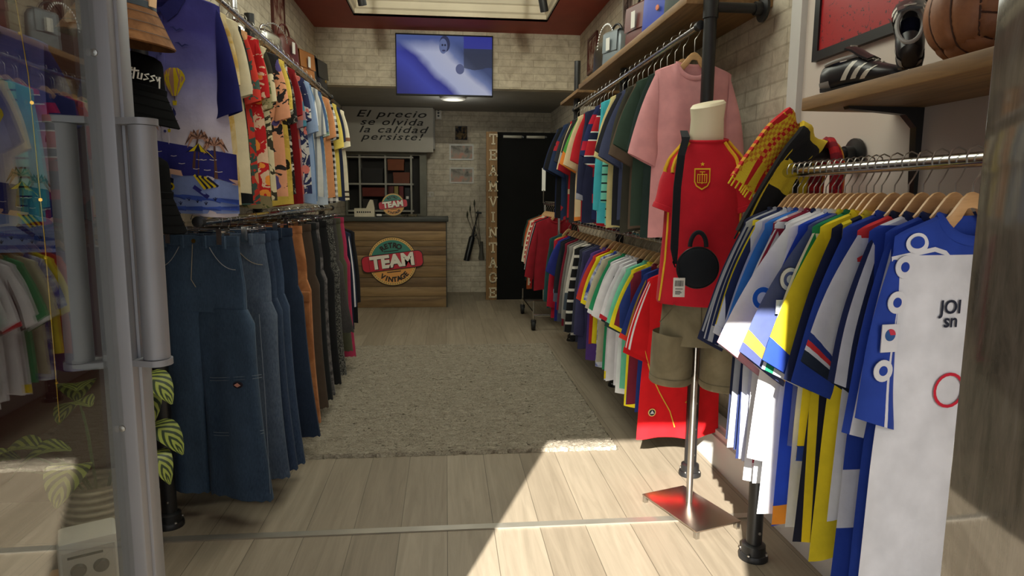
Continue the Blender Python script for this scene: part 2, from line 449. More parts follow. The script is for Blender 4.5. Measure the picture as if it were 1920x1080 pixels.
def make_shirt(root, body, sleeve=None, collar=None, kind='tee', hw=0.22, L=0.72, flare=0.06, t=0.015, fold=0.006, seed=1,
               sl=0.25, sang=28, sang2=None, sw=0.19, st=0.013, cuff=None, sl_lead=0.0, hem=None, placket=None, shoulder=None, wend=0.17):
    """hanging top: body, two sleeves, collar (+ cuffs, hem band, placket with buttons). Returns front(x,z) for prints."""
    rnd = random.Random(seed); sang2 = sang if sang2 is None else sang2
    f1, f2 = rnd.uniform(22, 30), rnd.uniform(38, 52); p1, p2, p3 = (rnd.uniform(0, 6.28) for _ in range(3))
    nw, df, db, slope = 0.085, (0.075 if kind == 'tee' else 0.06), 0.018, 0.36
    z0 = -0.057
    body = cloth(body) if isinstance(body, tuple) else body
    sleeve = body if sleeve is None else cloth(sleeve); collar = body if collar is None else cloth(collar)
    def top(x, side):
        a = abs(x)
        if a < nw: return z0-(df if side < 0 else db)*sqrt(max(0, 1-(a/nw)**2))
        return z0-slope*(a-nw)-0.6*max(0, a-hw+0.03)**2*8
    def yoff(x, v): return fold*min(1, v*1.3)*(sin(x*f1+p1)+0.55*sin(x*f2+p2+v*1.5))+fold*0.8*v*sin(v*5+p3)
    def thick(u, v):
        return max(t*(1-abs(u)**4)*min(1.0, (v/0.07)**0.6 if v > 0 else 0)*(1+0.25*v), 0.0078*(1-abs(u)**12)*(1 if v > 0 else 0)*max(0, 1-v*4))
    def xat(u, v):
        return u*hw*(1+(flare*v)-0.05*exp(-((v-0.33)/0.16)**2)+0.05*exp(-(v/0.06)**2)*0)
    nu, nv = 26, 18
    m = MB(); idx = {}
    for si, side in enumerate((-1, 1)):
        for j in range(nv+1):
            v = 0.0 if j == 0 else 0.006 if j == 1 else (j/nv)**1.15
            for i in range(nu+1):
                u = -1+2*i/nu
                if side > 0 and i in (0, nu): idx[(si, i, j)] = idx[(0, i, j)]; continue
                x = xat(u, v); tz = top(x, side)
                if side > 0 and j == 0 and abs(x) >= nw+0.004: idx[(si, i, j)] = idx[(0, i, j)]; continue
                z = tz+v*(-L-tz)+ (0.010*sin(u*4+p3) if j == nv else 0)*1.0
                th = thick(u, v) if abs(x) > nw+0.004 or j > 0 else 0.010
                if abs(x) <= nw+0.004: th = max(th, 0.012)
                idx[(si, i, j)] = len(m.v); m.v.append((x, side*th+yoff(x, v), z))
    for si in (0, 1):
        for j in range(nv):
            for i in range(nu):
                q = (idx[(si, i, j)], idx[(si, i+1, j)], idx[(si, i+1, j+1)], idx[(si, i, j+1)])
                if len(set(q)) < 3: continue
                q = tuple(dict.fromkeys(q))
                m.f.append(q if si == 0 else tuple(reversed(q))); m.m.append(0)
    b = m.build('body', body, root)
    def front(x, z, off=0.0025):
        tz = top(x, -1); v = max(0.0, min(1.0, (z-tz)/(-L-tz))); u = max(-1, min(1, x/(hw*(1+flare*v))))
        return -thick(u, v)+yoff(x, v)-off
    if sl > 0:
        for sgn in (-1, 1):
            an = radians(sang if sgn < 0 else sang2); d = Vector((sgn*sin(an), 0, -cos(an)))
            sh = Vector((sgn*(hw-0.012), 0, top(hw-0.012, 1)-0.002)); ap = Vector((sgn*(hw-0.022), 0, sh.z-sw))
            R = []; ns = 12; n = 14; lead = sl_lead+rnd.uniform(-0.006, 0.006)
            longs = sl > 0.4
            for i in range(ns+1):
                s = i/ns
                bend = Vector((sgn*0.012*sin(s*pi), 0, 0.010*sin(s*pi)))
                pt = sh+d*(sl*s)+bend
                lo = ap+d*(sl*0.80*s)+Vector((sgn*0.012, 0, 0))*s
                if True:                                        # hem square to the sleeve
                    pe = sh+d*sl; we = max(0.07, min(0.095 if longs else wend, (abs(pe.x)-(hw-0.035))/cos(an))); le = pe+Vector((-sgn*cos(an), 0, -sin(an)-0.12))*we
                    lo = ap.lerp(le, s); lo.z -= 0.012*sin(s*pi)
                c = (pt+lo)/2; h = (pt-lo)/2
                ty = st*(0.55+0.6*s if not longs else 0.6+0.5*sin(s*pi)*0.9+0.15*s)
                wob = fold*0.7*sin(s*7+p1)*s
                R.append([c+h*cos(2*pi*k/n)+Vector((0, (ty*sin(2*pi*k/n))+lead*s+wob+0.12*fold*sin(3*2*pi*k/n+p2), 0)) for k in range(n)])
            sm = MB()
            nn = n
            vs = [p for r in R for p in r]+[r[0] for r in R]
            base = len(R)*nn
            uv = [(k/nn, i/ns) for i in range(ns+1) for k in range(nn)]+[(1.0, i/ns) for i in range(ns+1)]
            fs = []
            for i in range(ns):
                for k in range(nn):
                    a0 = i*nn+k; a1 = i*nn+k+1 if k < nn-1 else base+i
                    b0 = (i+1)*nn+k; b1 = (i+1)*nn+k+1 if k < nn-1 else base+i+1
                    fs.append((a0, a1, b1, b0) if sgn < 0 else (a0, b0, b1, a1))
            sm.add(vs, fs, 0, None, uv)
            so = sm.build('sleeve', sleeve, root)
            if cuff:
                cm = MB(); R2 = []
                k0 = ns-1 if not longs else ns-1
                for q in (0.0, 0.06, 1.0, 1.02):
                    r = []
                    for k in range(n):
                        p = R[k0][k].lerp(R[ns][k], 0.15+0.85*q); c = (sum((R[ns][j] for j in range(n)), Vector())/n)
                        g = 1.05 if q in (0.06, 1.0) else 0.97
                        c2 = (sum((R[k0][j] for j in range(n)), Vector())/n).lerp(c, 0.15+0.85*q)
                        r.append(c2+(p-c2)*g)
                    R2.append(r)
                cm.rings(R2); cm.build('cuff', cloth(cuff), so)
    # collar
    cm = MB(); path = []
    for i in range(24):
        a = 2*pi*i/24; x = nw*cos(a); side = -1 if sin(a) < 0 else 1
        path.append(Vector((x, 0.015*sqrt(abs(sin(a)))*side+yoff(x, 0), top(x*0.999, side)+0.006)))
    if kind in ('tee', 'sweat', 'jersey'):
        R = []
        for i in range(24):
            p = path[i]; q = path[(i+1) % 24]; o = path[i-1]
            tg = (q-o).normalized(); nrm = Vector((0, 1, 0)); bi = tg.cross(nrm)
            rz = 0.011
            R.append([p+bi*rz*cos(2*pi*k/6)+nrm*0.003*sin(2*pi*k/6) for k in range(6)])
        R.append(R[0]); cm.rings(R)
    else:
        for sgn in (-1, 1):                                     # folded collar leaves
            pts = [(0.004*sgn, z0-df-0.012), (nw*0.55*sgn, z0-0.035), (nw*1.02*sgn, z0+0.004), (nw*1.25*sgn, z0-0.03), (nw*0.85*sgn, z0-0.085), (0.032*sgn, z0-df-0.055)]
            if sgn > 0: pts = pts[::-1]
            cm.prism(pts, -0.024, -0.017)
            bk = [(0.0, z0-db+0.004), (nw*0.6*sgn, z0-db*0.5+0.012), (nw*1.02*sgn, z0+0.006), (nw*1.2*sgn, z0-0.03), (nw*0.6*sgn, z0-0.045), (0, z0-0.06)]
            if sgn > 0: bk = bk[::-1]
            cm.prism(bk, 0.014, 0.020)
    cm.build('collar', collar, root)
    if placket:
        pm = MB(); zz = z0-df-0.005; zend = -L+0.02 if kind == 'shirt' else zz-0.13
        n = 16; R = []
        for i in range(n+1):
            z = zz+(zend-zz)*i/n
            R.append([(-0.014, front(-0.014, z, 0.001), z), (0.014, front(0.014, z, 0.001), z), (0.014, front(0.014, z, 0.003), z), (-0.014, front(-0.014, z, 0.003), z)])
        pm.rings(R, 0, True, True, True); po = pm.build('placket', body, root)
        nb = 6 if kind == 'shirt' else 2
        for i in range(nb):
            z = zz-0.02+(zend-zz+0.03)*i/max(1, nb-1)
            bm_ = MB(); bm_.lathe([(0.0, 0.0), (0.0055, 0.0), (0.0055, 0.002), (0.003, 0.0025), (0.0, 0.002)], 10, M=T(0, front(0, z, 0.003), z, rx=pi/2))
            bm_.build('button', cloth(('p', placket)), po)
    if hem:
        hm = MB(); R = []
        for v in (0.93, 0.935, 0.995, 1.0):
            r = []; e = 0.002 if v in (0.935, 0.995) else -0.001
            for i in range(nu+1):
                u = -1+2*i/nu; x = xat(u, v)*(1.005); tz = top(x, -1); r.append((x, -thick(u, v)+yoff(x, v)-e, tz+v*(-L-tz)))
            for i in range(nu-1, 0, -1):
                u = -1+2*i/nu; x = xat(u, v)*(1.005); tz = top(x, 1); r.append((x, thick(u, v)+yoff(x, v)+e, tz+v*(-L-tz)))
            R.append(r)
        hm.rings(R); hm.build('hem_band', cloth(hem), root)
    return front

ORD = ('first second third fourth fifth sixth seventh eighth ninth tenth eleventh twelfth thirteenth fourteenth fifteenth sixteenth seventeenth eighteenth nineteenth twentieth '
       'twenty-first twenty-second twenty-third twenty-fourth twenty-fifth twenty-sixth twenty-seventh twenty-eighth twenty-ninth thirtieth thirty-first thirty-second thirty-third thirty-fourth').split()

def make_trousers(root, mat, L=1.05, ww=0.19, hipw=0.215, legw=0.125, hemw=0.13, t=0.02, seed=1, crotch=0.30, short=False, gap=0.01, loops=True, stitch=None, fold=0.008, skew=0.0):
    """trousers hanging from the waistband: one body, waistband, belt loops, pockets, fly button"""
    rnd = random.Random(seed); mat = cloth(mat) if isinstance(mat, tuple) else mat
    f1, p1, p2 = rnd.uniform(18, 26), rnd.uniform(0, 6.28), rnd.uniform(0, 6.28)
    n = 28; m = MB()
    def yo(x, z): return fold*min(1, -z*2)*(sin(x*f1+p1)+0.5*sin(x*2.1*f1+p2+z*4))
    R = []
    for i in range(8):
        s = i/7; z = -crotch*s; w = ww+(hipw-ww)*min(1, s*1.5)
        R.append([(w*cos(2*pi*k/n)*(1.0), (t*(0.55+0.5*s))*(abs(sin(2*pi*k/n))**0.7)*(1 if sin(2*pi*k/n) > 0 else -1)+yo(w*cos(2*pi*k/n), z), z) for k in range(n)])
    m.rings(R)
    for sgn in (-1, 1):
        R = []; ns = 14
        for i in range(ns+1):
            s = i/ns; z = -(crotch-0.015)-(L-crotch+0.015)*s
            w = legw*(1-s)+hemw*s-0.012*sin(s*pi); w0 = hipw*0.5
            cx = sgn*(w0+0.004+(hemw-w0+gap-0.004)*s)+skew*s
            if i == 0: w = hipw*0.5; cx = sgn*w0
            R.append([(cx+w*cos(2*pi*k/n), (t*1.02+0.008*s)*(abs(sin(2*pi*k/n))**0.7)*(1 if sin(2*pi*k/n) > 0 else -1)+yo(cx+w*cos(2*pi*k/n), z), z+(0.012*cos(2*pi*k/n)*0 if i < ns else 0.008*sin(3*k))) for k in range(n)])
        m.rings(R)
    b = m.build('body', mat, root)
    # waistband
    wb = MB(); R = []
    for z, e in ((0.0, -0.001), (0.003, 0.003), (-0.036, 0.0035), (-0.039, 0.0)):
        w = ww+0.004
        R.append([((w+e)*cos(2*pi*k/n), (t*0.6+e)*(abs(sin(2*pi*k/n))**0.7)*(1 if sin(2*pi*k/n) > 0 else -1)+yo(w*cos(2*pi*k/n), z), z) for k in range(n)])
    wb.rings(R); wbo = wb.build('waistband', mat, root)
    if loops:
        for x in (-0.75, -0.28, 0.28, 0.75):
            lm = MB(); lm.box(x*ww-0.006, -t*0.72-0.006, -0.046, x*ww+0.006, -t*0.5, 0.004); lm.build('belt_loop', mat, wbo, smooth=False)
        bt = MB(); bt.lathe([(0, 0.004), (0.008, 0.0035), (0.0085, 0), (0.0085, -0.003)], 14, M=T(0.0, -t*0.62-0.003, -0.018, rx=pi/2)); bt.build('button', GOLD, wbo)
    if stitch:
        sm = cloth(('p', stitch))
        for sgn in (-1, 1):
            pm = MB(); pts = []
            for i in range(9):
                a = pi/2*i/8; x = sgn*(ww*0.42+0.09*(1-cos(a))*0.9+0.0); z = -0.045-0.085*sin(a)*1.0
                x = sgn*(ww*0.38+(ww*0.6)*i/8); z = -0.042-0.085*(1-(1-i/8)**2.2) if sgn < 0 or True else z
                y = -t*(0.55+0.5*(-z/crotch))*(max(0.02, 1-(x/(ww+0.02))**2)**0.35)+yo(x, z)-0.003
                pts.append((x, y, z))
            pm.tube(pts, 0.0016, 5); pm.build('pocket_seam', sm, b)
    return b
# ------------------------------------------------------------------ posts and rails
def post(x, y, top, label, z0=0.0, arms=(), cap=True):
    t = thing('rack_post', label, 'clothes rack post', (x, y, z0), group=None)
    m = MB(); m.tube([(0, 0, 0.03), (0, 0, top-z0)], 0.029, 16); m.build('pipe', BLACKM, t)
    f = MB(); f.lathe([(0.0, 0.0), (0.054, 0.0), (0.054, 0.012), (0.050, 0.022), (0.045, 0.024), (0.043, 0.055), (0.031, 0.062)], 24); fo = f.build('floor_flange', BLACKM, t)
    for k in range(4):
        b = MB(); a = pi/4+k*pi/2; b.lathe([(0.0, 0.03), (0.005, 0.029), (0.006, 0.024)], 8, (0.049*cos(a), 0.049*sin(a), 0)); b.build('screw', STEEL, fo)
    for k in range(3):
        h = MB(); zz = 0.11+k*0.13
        h.lathe([(0.0, 0.004), (0.0055, 0.003), (0.006, 0.0)], 8, M=T(0.006, -0.0285, zz, rx=pi/2)); h.build('set_screw', STEEL, t)
    for (za, xa, r) in arms:                                     # arm to the wall with a round flange
        a = MB(); a.tube([(0, 0, za-z0), (xa, 0, za-z0)], 0.022, 14); s = 1 if xa > 0 else -1
        a.lathe([(0.0, 0.0), (0.03, 0.0), (0.03, 0.03), (0.058, 0.035), (0.058, 0.047), (0.0, 0.047)], 20, M=T(xa-s*0.047, 0, za-z0, ry=s*pi/2)); a.build('wall_arm', BLACKM, t)
        e = MB(); e.lathe([(0.034, -0.05), (0.034, 0.05)], 16, (0, 0, za-z0)); e.build('tee_joint', BLACKM, t)
    return t
post(1.154, 2.267, 1.60, 'black pipe post with round floor foot under the football scarves', arms=((1.505, 0.29, 0),))
post(1.19, 3.03, 3.12, 'black pipe post in front of the pink T-shirt, round foot behind the mannequin', arms=((2.20, 0.25, 0),))
post(1.215, 4.585, 2.215, 'black pipe post under the bag shelf below the brown handbag')
post(1.19, 6.12, 2.56, 'black pipe post at the dark end of the T-shirt rail')
post(-1.133, 2.71, 3.1, 'black pipe post with hats hanging on it beside the jeans')
post(-1.16, 4.30, 2.42, 'black pipe post among the printed shirts under the silver bag')
post(-1.16, 6.46, 2.3, 'black pipe post at the till end of the printed shirts')

def rail(x, y0, y1, z, label, r=0.015, mat=CHROME, end_mat=BLACKM):
    t = thing('clothes_rail', label, 'clothes rail', (x, y0, z))
    m = MB(); m.tube([(0, 0, 0), (0, y1-y0, 0)], r, 16); m.build('rail_tube', mat, t)
    for y in (0, y1-y0):
        e = MB(); e.lathe([(r+0.001, -0.02), (r+0.006, -0.018), (r+0.006, 0.018), (r+0.001, 0.02)], 16, M=T(0, y, 0, rx=pi/2)); e.build('end_fitting', end_mat, t)
    return t
rail(-1.07, 2.72, 6.62, 2.27, 'chrome rail carrying the printed shirts below the wall shelf')
rail(-0.95, 2.70, 5.75, 1.245, 'low steel rail carrying the jeans and trousers on clips')
rail(1.16, 3.082, 6.065, 2.13, 'chrome rail carrying the T-shirts under the bag shelf')
rail(1.16, 3.082, 6.065, 1.12, 'low chrome rail carrying jerseys under the T-shirts')
rail(1.13, 1.06, 2.215, 1.436, 'chrome rail carrying the football shirts under the boots', r=0.0165)

# ------------------------------------------------------------------ clothes on the rails
def hangup(rail_name, group, i, desc, name, cat, x, y, zneck, hook_h, rz, hk, wid, hgroup, **kw):
    o = thing(name, f'{desc}, {ORD[i]} from the doorway on the {rail_name}', cat, (x, y, zneck), rz, group)
    fr = make_shirt(o, seed=hash_(desc)+i, **kw)
    hang(hk, (x, y, zneck), rz, f'{"wooden" if hk=="wood" else "black"} hanger, {ORD[i]} from the doorway on the {rail_name}', hgroup, wid, hook_h)
    return o, fr
def hash_(s): return sum((k+1)*ord(c) for k, c in enumerate(s)) % 9973

# --- printed shirts (short-sleeved, open collars)
LU = [
 ('beach scene holiday shirt', 2.78, None, {}),
 ('tan and yellow bark print shirt', 2.93, ('n', (196, 160, 84), (226, 208, 160), 9), {}),
 ('plain cream shirt', 3.03, ('p', (216, 206, 176)), {}),
 ('black shirt with pale flowers', 3.13, ('f', (30, 32, 36), (196, 190, 170), (70, 92, 60), 11), {}),
 ('coral red floral shirt', 3.22, ('f', (214, 66, 54), (228, 170, 120), (70, 96, 88), 8), {}),
 ('bright red floral shirt', 3.33, ('f', (186, 34, 38), (232, 150, 60), (220, 190, 160), 10), {}),
 ('sage green leaf print shirt', 3.44, ('f', (150, 142, 104), (200, 190, 150), (84, 96, 56), 9), {}),
 ('cream shirt with dark leaves', 3.56, ('f', (222, 208, 172), (206, 190, 150), (62, 58, 46), 5), {}),
 ('peach patchwork shirt', 3.70, ('f', (226, 160, 124), (90, 80, 140), (40, 38, 40), 6), {}),
 ('yellow shirt with black flowers', 3.84, ('f', (226, 200, 92), (40, 36, 24), (206, 180, 80), 9), {'hw': 0.215}),
 ('black and white flower shirt', 3.98, ('f', (34, 32, 34), (214, 208, 200), (130, 126, 120), 18), {}),
 ('dark red button shirt', 4.10, ('p', (132, 22, 28)), {'L': 0.88}),
 ('teal and red check shirt', 4.22, ('c', (70, 128, 150), (196, 110, 96), 0.11), {}),
 ('navy floral shirt', 4.40, ('f', (44, 48, 84), (214, 120, 110), (200, 196, 190), 9), {}),
 ('pale blue plain shirt', 4.54, ('p', (150, 172, 206)), {}),
 ('blue and white striped shirt', 4.68, ('v', (92, 124, 162), ((222, 222, 222), 0.5, 0.95), 0.09), {}),
 ('grey and white striped shirt', 4.82, ('v', (206, 204, 196), ((130, 134, 140), 0.6, 0.9), 0.05), {}),
 ('faded blue shirt', 4.96, ('g', (-0.9, (206, 214, 224)), (-0.5, (86, 116, 156)), (0.0, (70, 90, 130))), {}),
 ('mint check shirt', 5.10, ('c', (212, 220, 206), (110, 150, 130), 0.04), {}),
 ('apricot plain shirt', 5.26, ('p', (214, 146, 100)), {}),
 ('black gingham shirt', 5.42, ('c', (228, 226, 220), (24, 24, 26), 0.045), {}),
 ('pale yellow shirt', 5.60, ('p', (232, 206, 100)), {'hw': 0.215, 'sl': 0.34, 'sang': 28}),
 ('navy plain shirt', 5.78, ('p', (40, 46, 72)), {}),
 ('cream shirt with brown bands', 5.98, ('b', (226, 214, 186), ((60, 46, 36), -0.80, -0.785), ((60, 46, 36), -0.84, -0.825), ((132, 92, 66), -0.36, -0.33)), {'hw': 0.215}),
]
def lerp_poly(poly, f): return poly
def patch(m, poly, front, mi, off=0.004, sub=3):
    n = len(poly); cx = sum(p[0] for p in poly)/n; cz = sum(p[1] for p in poly)/n
    vs = [(cx, front(cx, cz, off), cz)]; fs = []
    for k in range(1, sub+1):
        for (x, z) in poly:
            q = k/sub; xx = cx+(x-cx)*q; zz = cz+(z-cz)*q; vs.append((xx, front(xx, zz, off), zz))
    for i in range(n):
        fs.append((0, 1+i, 1+(i+1) % n))
        for k in range(sub-1):
            a = 1+k*n+i; b = 1+k*n+(i+1) % n; fs.append((a, a+n, b+n, b))
    m.add(vs, fs, mi)
def strip(m, pts, w, front, mi, off=0.0045):
    vs = []; n = len(pts)
    for i, (x, z) in enumerate(pts):
        a = pts[max(0, i-1)]; b = pts[min(n-1, i+1)]; dx, dz = b[0]-a[0], b[1]-a[1]; l = sqrt(dx*dx+dz*dz) or 1
        ww = w[i] if isinstance(w, (list, tuple)) else w
        for s in (-1, 1):
            xx, zz = x-dz/l*ww*s, z+dx/l*ww*s; vs.append((xx, front(xx, zz, off), zz))
    m.add(vs, [(2*i, 2*i+2, 2*i+3, 2*i+1) for i in range(n-1)], mi)
def beach_shirt(o, front):
    P = lambda c: cloth(('p', c))
    mats = [P((44, 44, 118)), P((206, 196, 202)), P((216, 190, 30)), P((176, 132, 112)), P((40, 46, 104)), P((92, 62, 50)), P((126, 144, 198)), P((28, 30, 60)), P((212, 170, 150)), P((60, 84, 168))]
    m = MB(); body = [c for c in o.children if c.name.startswith('body')][0]
    for k in range(8):                                           # sand and water below, cut in columns so it follows the folds
        xa = -0.26+0.52*k/8; xb = -0.26+0.52*(k+1)/8
        s0 = lambda x: -0.600-0.17*(x+0.12)
        patch(m, [(xa, s0(xa)-0.11), (xb, s0(xb)-0.11), (xb, -0.895), (xa, -0.895)], front, 6, 0.0032, 4)
        patch(m, [(xa, s0(xa)), (xb, s0(xb)), (xb, s0(xb)-0.11-0.008*sin(xb*30)), (xa, s0(xa)-0.11-0.008*sin(xa*30))], front, 0, 0.0040, 4)
        patch(m, [(xa, -0.815-0.1*xa), (xb, -0.815-0.1*xb), (xb, -0.835-0.1*xb), (xa, -0.83-0.1*xa)], front, 9, 0.0044, 2)
        patch(m, [(xa, -0.868), (xb, -0.866), (xb, -0.884), (xa, -0.880)], front, 9, 0.0044, 2)
    strip(m, [(-0.26, -0.70), (-0.1, -0.712), (0.05, -0.738), (0.26, -0.775)], 0.010, front, 8, 0.0046)
    m.build('printed_seascape', mats, body)
    m = MB(); rnd = random.Random(4)
    for k in range(14):
        x = rnd.uniform(-0.2, 0.23); z = -0.63-0.17*(x+0.12)-rnd.uniform(0, 0.06); strip(m, [(x-0.012, z), (x, z-0.002), (x+0.012, z)], 0.0012, front, 1, 0.005)
    def balloon(cx, cz, r, ca, cb):
        for j in range(6):
            a0 = pi*j/6; a1 = pi*(j+1)/6
            poly = [(cx-r*cos(a0)*(1-0.0), cz)]
            xs = lambda f, h: cx-r*cos(f)*sqrt(max(0, 1-h*h))
            poly = [(xs(a0, h), cz+r*1.05*h) for h in (0, 0.35, 0.7, 0.93)]+[(xs(a1, h), cz+r*1.05*h) for h in (0.93, 0.7, 0.35, 0)]
            poly += [(cx-r*cos(a1)*0.55, cz-r*0.85), (cx-r*cos(a1)*0.22, cz-r*1.4), (cx-r*cos(a0)*0.22, cz-r*1.4), (cx-r*cos(a0)*0.55, cz-r*0.85)]
            patch(m, poly, front, ca if j % 2 else cb, 0.0046, 2)
        strip(m, [(cx, cz-r*1.4), (cx+0.002, cz-r*1.9)], 0.001, front, 5, 0.005)
        patch(m, [(cx-r*.2, cz-r*1.8), (cx+r*.2, cz-r*1.8), (cx+r*.16, cz-r*2.2), (cx-r*.16, cz-r*2.2)], front, 2, 0.005, 1)
    m.build('printed_wave', mats, body); m = MB(); balloon(0.046, -0.385, 0.044, 2, 3); m.build('printed_balloon', mats, body)
    m = MB(); balloon(0.018, -0.515, 0.031, 4, 1); m.build('printed_balloon', mats, body); m = MB()
    for bx, bz in ((0.012, -0.235), (0.066, -0.205), (0.083, -0.262)):
        strip(m, [(bx-0.026, bz+0.012), (bx-0.012, bz+0.012), (bx, bz), (bx+0.012, bz+0.006), (bx+0.026, bz+0.003)], [0.0006, 0.003, 0.0025, 0.003, 0.0006], front, 4, 0.005)
    m.build('printed_bird', mats, body); m = MB()
    def palm(x, z, h, lean, s, m):
        strip(m, [(x, z), (x+lean*0.3, z+h*0.5), (x+lean, z+h)], [0.006, 0.004, 0.003], front, 5, 0.005)
        for k in range(9):
            a = radians(-35+k*31); dx, dz = cos(a)*s, sin(a)*s*0.75
            strip(m, [(x+lean, z+h), (x+lean+dx*0.55, z+h+dz*0.5+0.012), (x+lean+dx, z+h+dz*0.6-0.024)], [0.003, 0.0065, 0.0008], front, 5 if k % 2 else 3, 0.0053)
    for pq in ((0.105, -0.72, 0.115, 0.022, 0.05), (0.185, -0.76, 0.13, 0.0, 0.045), (-0.085, -0.63, 0.09, 0.02, 0.05), (-0.075, -0.42, 0.06, 0.02, 0.05), (-0.19, -0.60, 0.10, 0.02, 0.05)):
        m = MB(); palm(*pq, m); m.build('printed_palm', mats, body)
    m = MB(); ux, uz = 0.128, -0.655                                       # beach umbrella, deck chair, open car
    for j in range(6):
        a0, a1 = radians(160-26*j), radians(160-26*(j+1))
        patch(m, [(ux, uz+0.03), (ux+0.055*cos(a0), uz-0.012+0.02*sin(a0)-0.018*(j/6)), (ux+0.055*cos(a1), uz-0.012+0.02*sin(a1)-0.018*((j+1)/6))], front, 2 if j % 2 else 7, 0.0055, 2)
    strip(m, [(ux, uz), (ux-0.006, uz-0.09)], 0.002, front, 5, 0.0052)
    for j in range(6):
        strip(m, [(0.105+0.01*j, -0.745-0.002*j), (0.145+0.009*j, -0.80+0.002*j)], 0.0045, front, 2 if j % 2 == 0 else 7, 0.0055)
    strip(m, [(0.10, -0.79), (0.155, -0.832)], 0.008, front, 0, 0.0055)
    patch(m, [(-0.11, -0.735), (-0.05, -0.725), (-0.02, -0.745), (0.025, -0.760), (0.022, -0.785), (-0.04, -0.78), (-0.11, -0.772)], front, 7, 0.0055, 2)
    patch(m, [(-0.06, -0.718), (-0.03, -0.708), (-0.005, -0.735), (-0.03, -0.742)], front, 1, 0.0057, 1)
    for wx, wz in ((-0.045, -0.775), (0.012, -0.79), (-0.095, -0.77)):
        patch(m, disc(wx, wz, 0.015, n=14), front, 2, 0.006, 1); patch(m, disc(wx, wz, 0.008, n=12), front, 7, 0.0063, 1)
    for k in range(7):
        x = -0.02+0.033*k; z = -0.845-0.008*(k % 3)
        for a in (60, 90, 125): strip(m, [(x, z), (x+0.012*cos(radians(a)), z+0.014*sin(radians(a)))], 0.0012, front, 7, 0.005)
    m.build('printed_foreground', mats, body)

for i, (d, y, spec, ex) in enumerate(LU):
    kw = dict(hw=0.205+0.012*sin(i*4.1), L=0.85+0.03*sin(i*2.3), kind='shirt', sl=0.29+0.03*sin(i*3.3), sang=25+4*sin(i*2.9), sang2=12, flare=0.12, t=0.017, fold=0.008, placket=(230, 226, 215) if i % 3 else (40, 36, 34), sl_lead=-0.012, sw=0.2, st=0.016)
    kw.update(ex)
    x = -1.075
    if i == 0:
        kw.update(hw=0.222, L=0.90, sl=0.40, sang=19, sw=0.28, wend=0.19, fold=0.006, t=0.02, flare=0.14); kw['placket'] = (60, 60, 110)
        spec = ('g', (-0.62, (208, 198, 206)), (-0.46, (168, 164, 202)), (-0.34, (104, 104, 168)), (-0.2, (62, 60, 132)), (0.0, (40, 40, 104)))
        kw['sleeve'] = ('p', (26, 28, 92)); kw['collar'] = ('p', (34, 36, 100))
    o, fr = hangup('printed-shirt rail', 'shirts on the printed-shirt rail', i, d, 'short_sleeved_shirt', 'shirt', x, y, 2.17, 0.10, radians(-4+3*sin(i*1.7)), 'wood', 0.172, 'hangers on the printed-shirt rail', body=spec, **kw)
    if i == 0: beach_shirt(o, fr)

# --- T-shirts and sweatshirts
RU = [
 ('dusty pink T-shirt', 3.13, ('p', (228, 164, 166)), dict(hw=0.192, L=0.86, sl=0.40, sang=19, sang2=15, sw=0.25, t=0.022, st=0.02, flare=0.02, wend=0.17)),
 ('blackish green T-shirt', 3.28, ('p', (44, 62, 58)), dict(L=0.87)),
 ('bottle green T-shirt', 3.40, ('p', (56, 74, 62)), {}),
 ('taupe brown T-shirt', 3.52, ('p', (100, 84, 70)), {}),
 ('dark olive T-shirt', 3.63, ('p', (66, 64, 54)), {}),
 ('slate blue T-shirt', 3.74, ('p', (70, 76, 104)), dict(L=0.80)),
 ('charcoal T-shirt', 3.85, ('p', (44, 44, 50)), {}),
 ('cream yellow T-shirt', 3.96, ('p', (222, 206, 146)), {}),
 ('mint jersey with black stripes', 4.06, ('h', (120, 206, 190), ((30, 40, 44), 0.78, 0.97), 0.052), dict(sl=0.62, sang=5, L=0.84)),
 ('turquoise long-sleeved top', 4.17, ('p', (70, 176, 190)), dict(sl=0.66, sang=4)),
 ('red jersey with navy blocks', 4.28, ('h', (186, 34, 44), ((228, 224, 216), 0.50, 0.55), ((28, 34, 60), 0.55, 0.84), ((228, 224, 216), 0.84, 0.89), 0.15), {}),
 ('navy jersey with red bands', 4.40, ('h', (42, 52, 96), ((190, 34, 58), 0.6, 0.95), 0.17), {}),
 ('ink blue sweatshirt', 4.68, ('p', (40, 44, 72)), dict(sl=0.6, sang=6, cuff=('p', (150, 150, 160)))),
 ('plain red polo', 4.80, ('p', (188, 34, 44)), dict(kind='polo')),
 ('oatmeal T-shirt', 4.92, ('p', (218, 198, 156)), {}),
 ('green T-shirt with orange hem', 5.03, ('b', (84, 158, 72), ((226, 132, 56), -0.99, -0.70)), dict(sleeve=('w', (84, 158, 72), ((226, 132, 56), 0.75, 1.0)))),
 ('graphite T-shirt with pale cuffs', 5.15, ('p', (52, 50, 52)), dict(sleeve=('w', (52, 50, 52), ((150, 168, 176), 0.78, 1.0)))),
 ('red jersey with cream piping', 5.27, ('b', (176, 34, 44), ((206, 186, 150), -0.66, -0.62)), dict(sleeve=('u', (176, 34, 44), ((226, 206, 160), 0.0, 0.06)))),
 ('anthracite polo', 5.39, ('p', (50, 52, 58)), dict(kind='polo')),
 ('navy T-shirt with red print', 5.51, ('f', (38, 52, 84), (170, 40, 50), (38, 52, 84), 6), {}),
 ('petrol blue T-shirt', 5.64, ('p', (56, 88, 120)), {}),
 ('black T-shirt', 5.78, ('p', (30, 30, 32)), {}),
 ('midnight blue T-shirt', 5.92, ('p', (30, 38, 66)), {}),
]
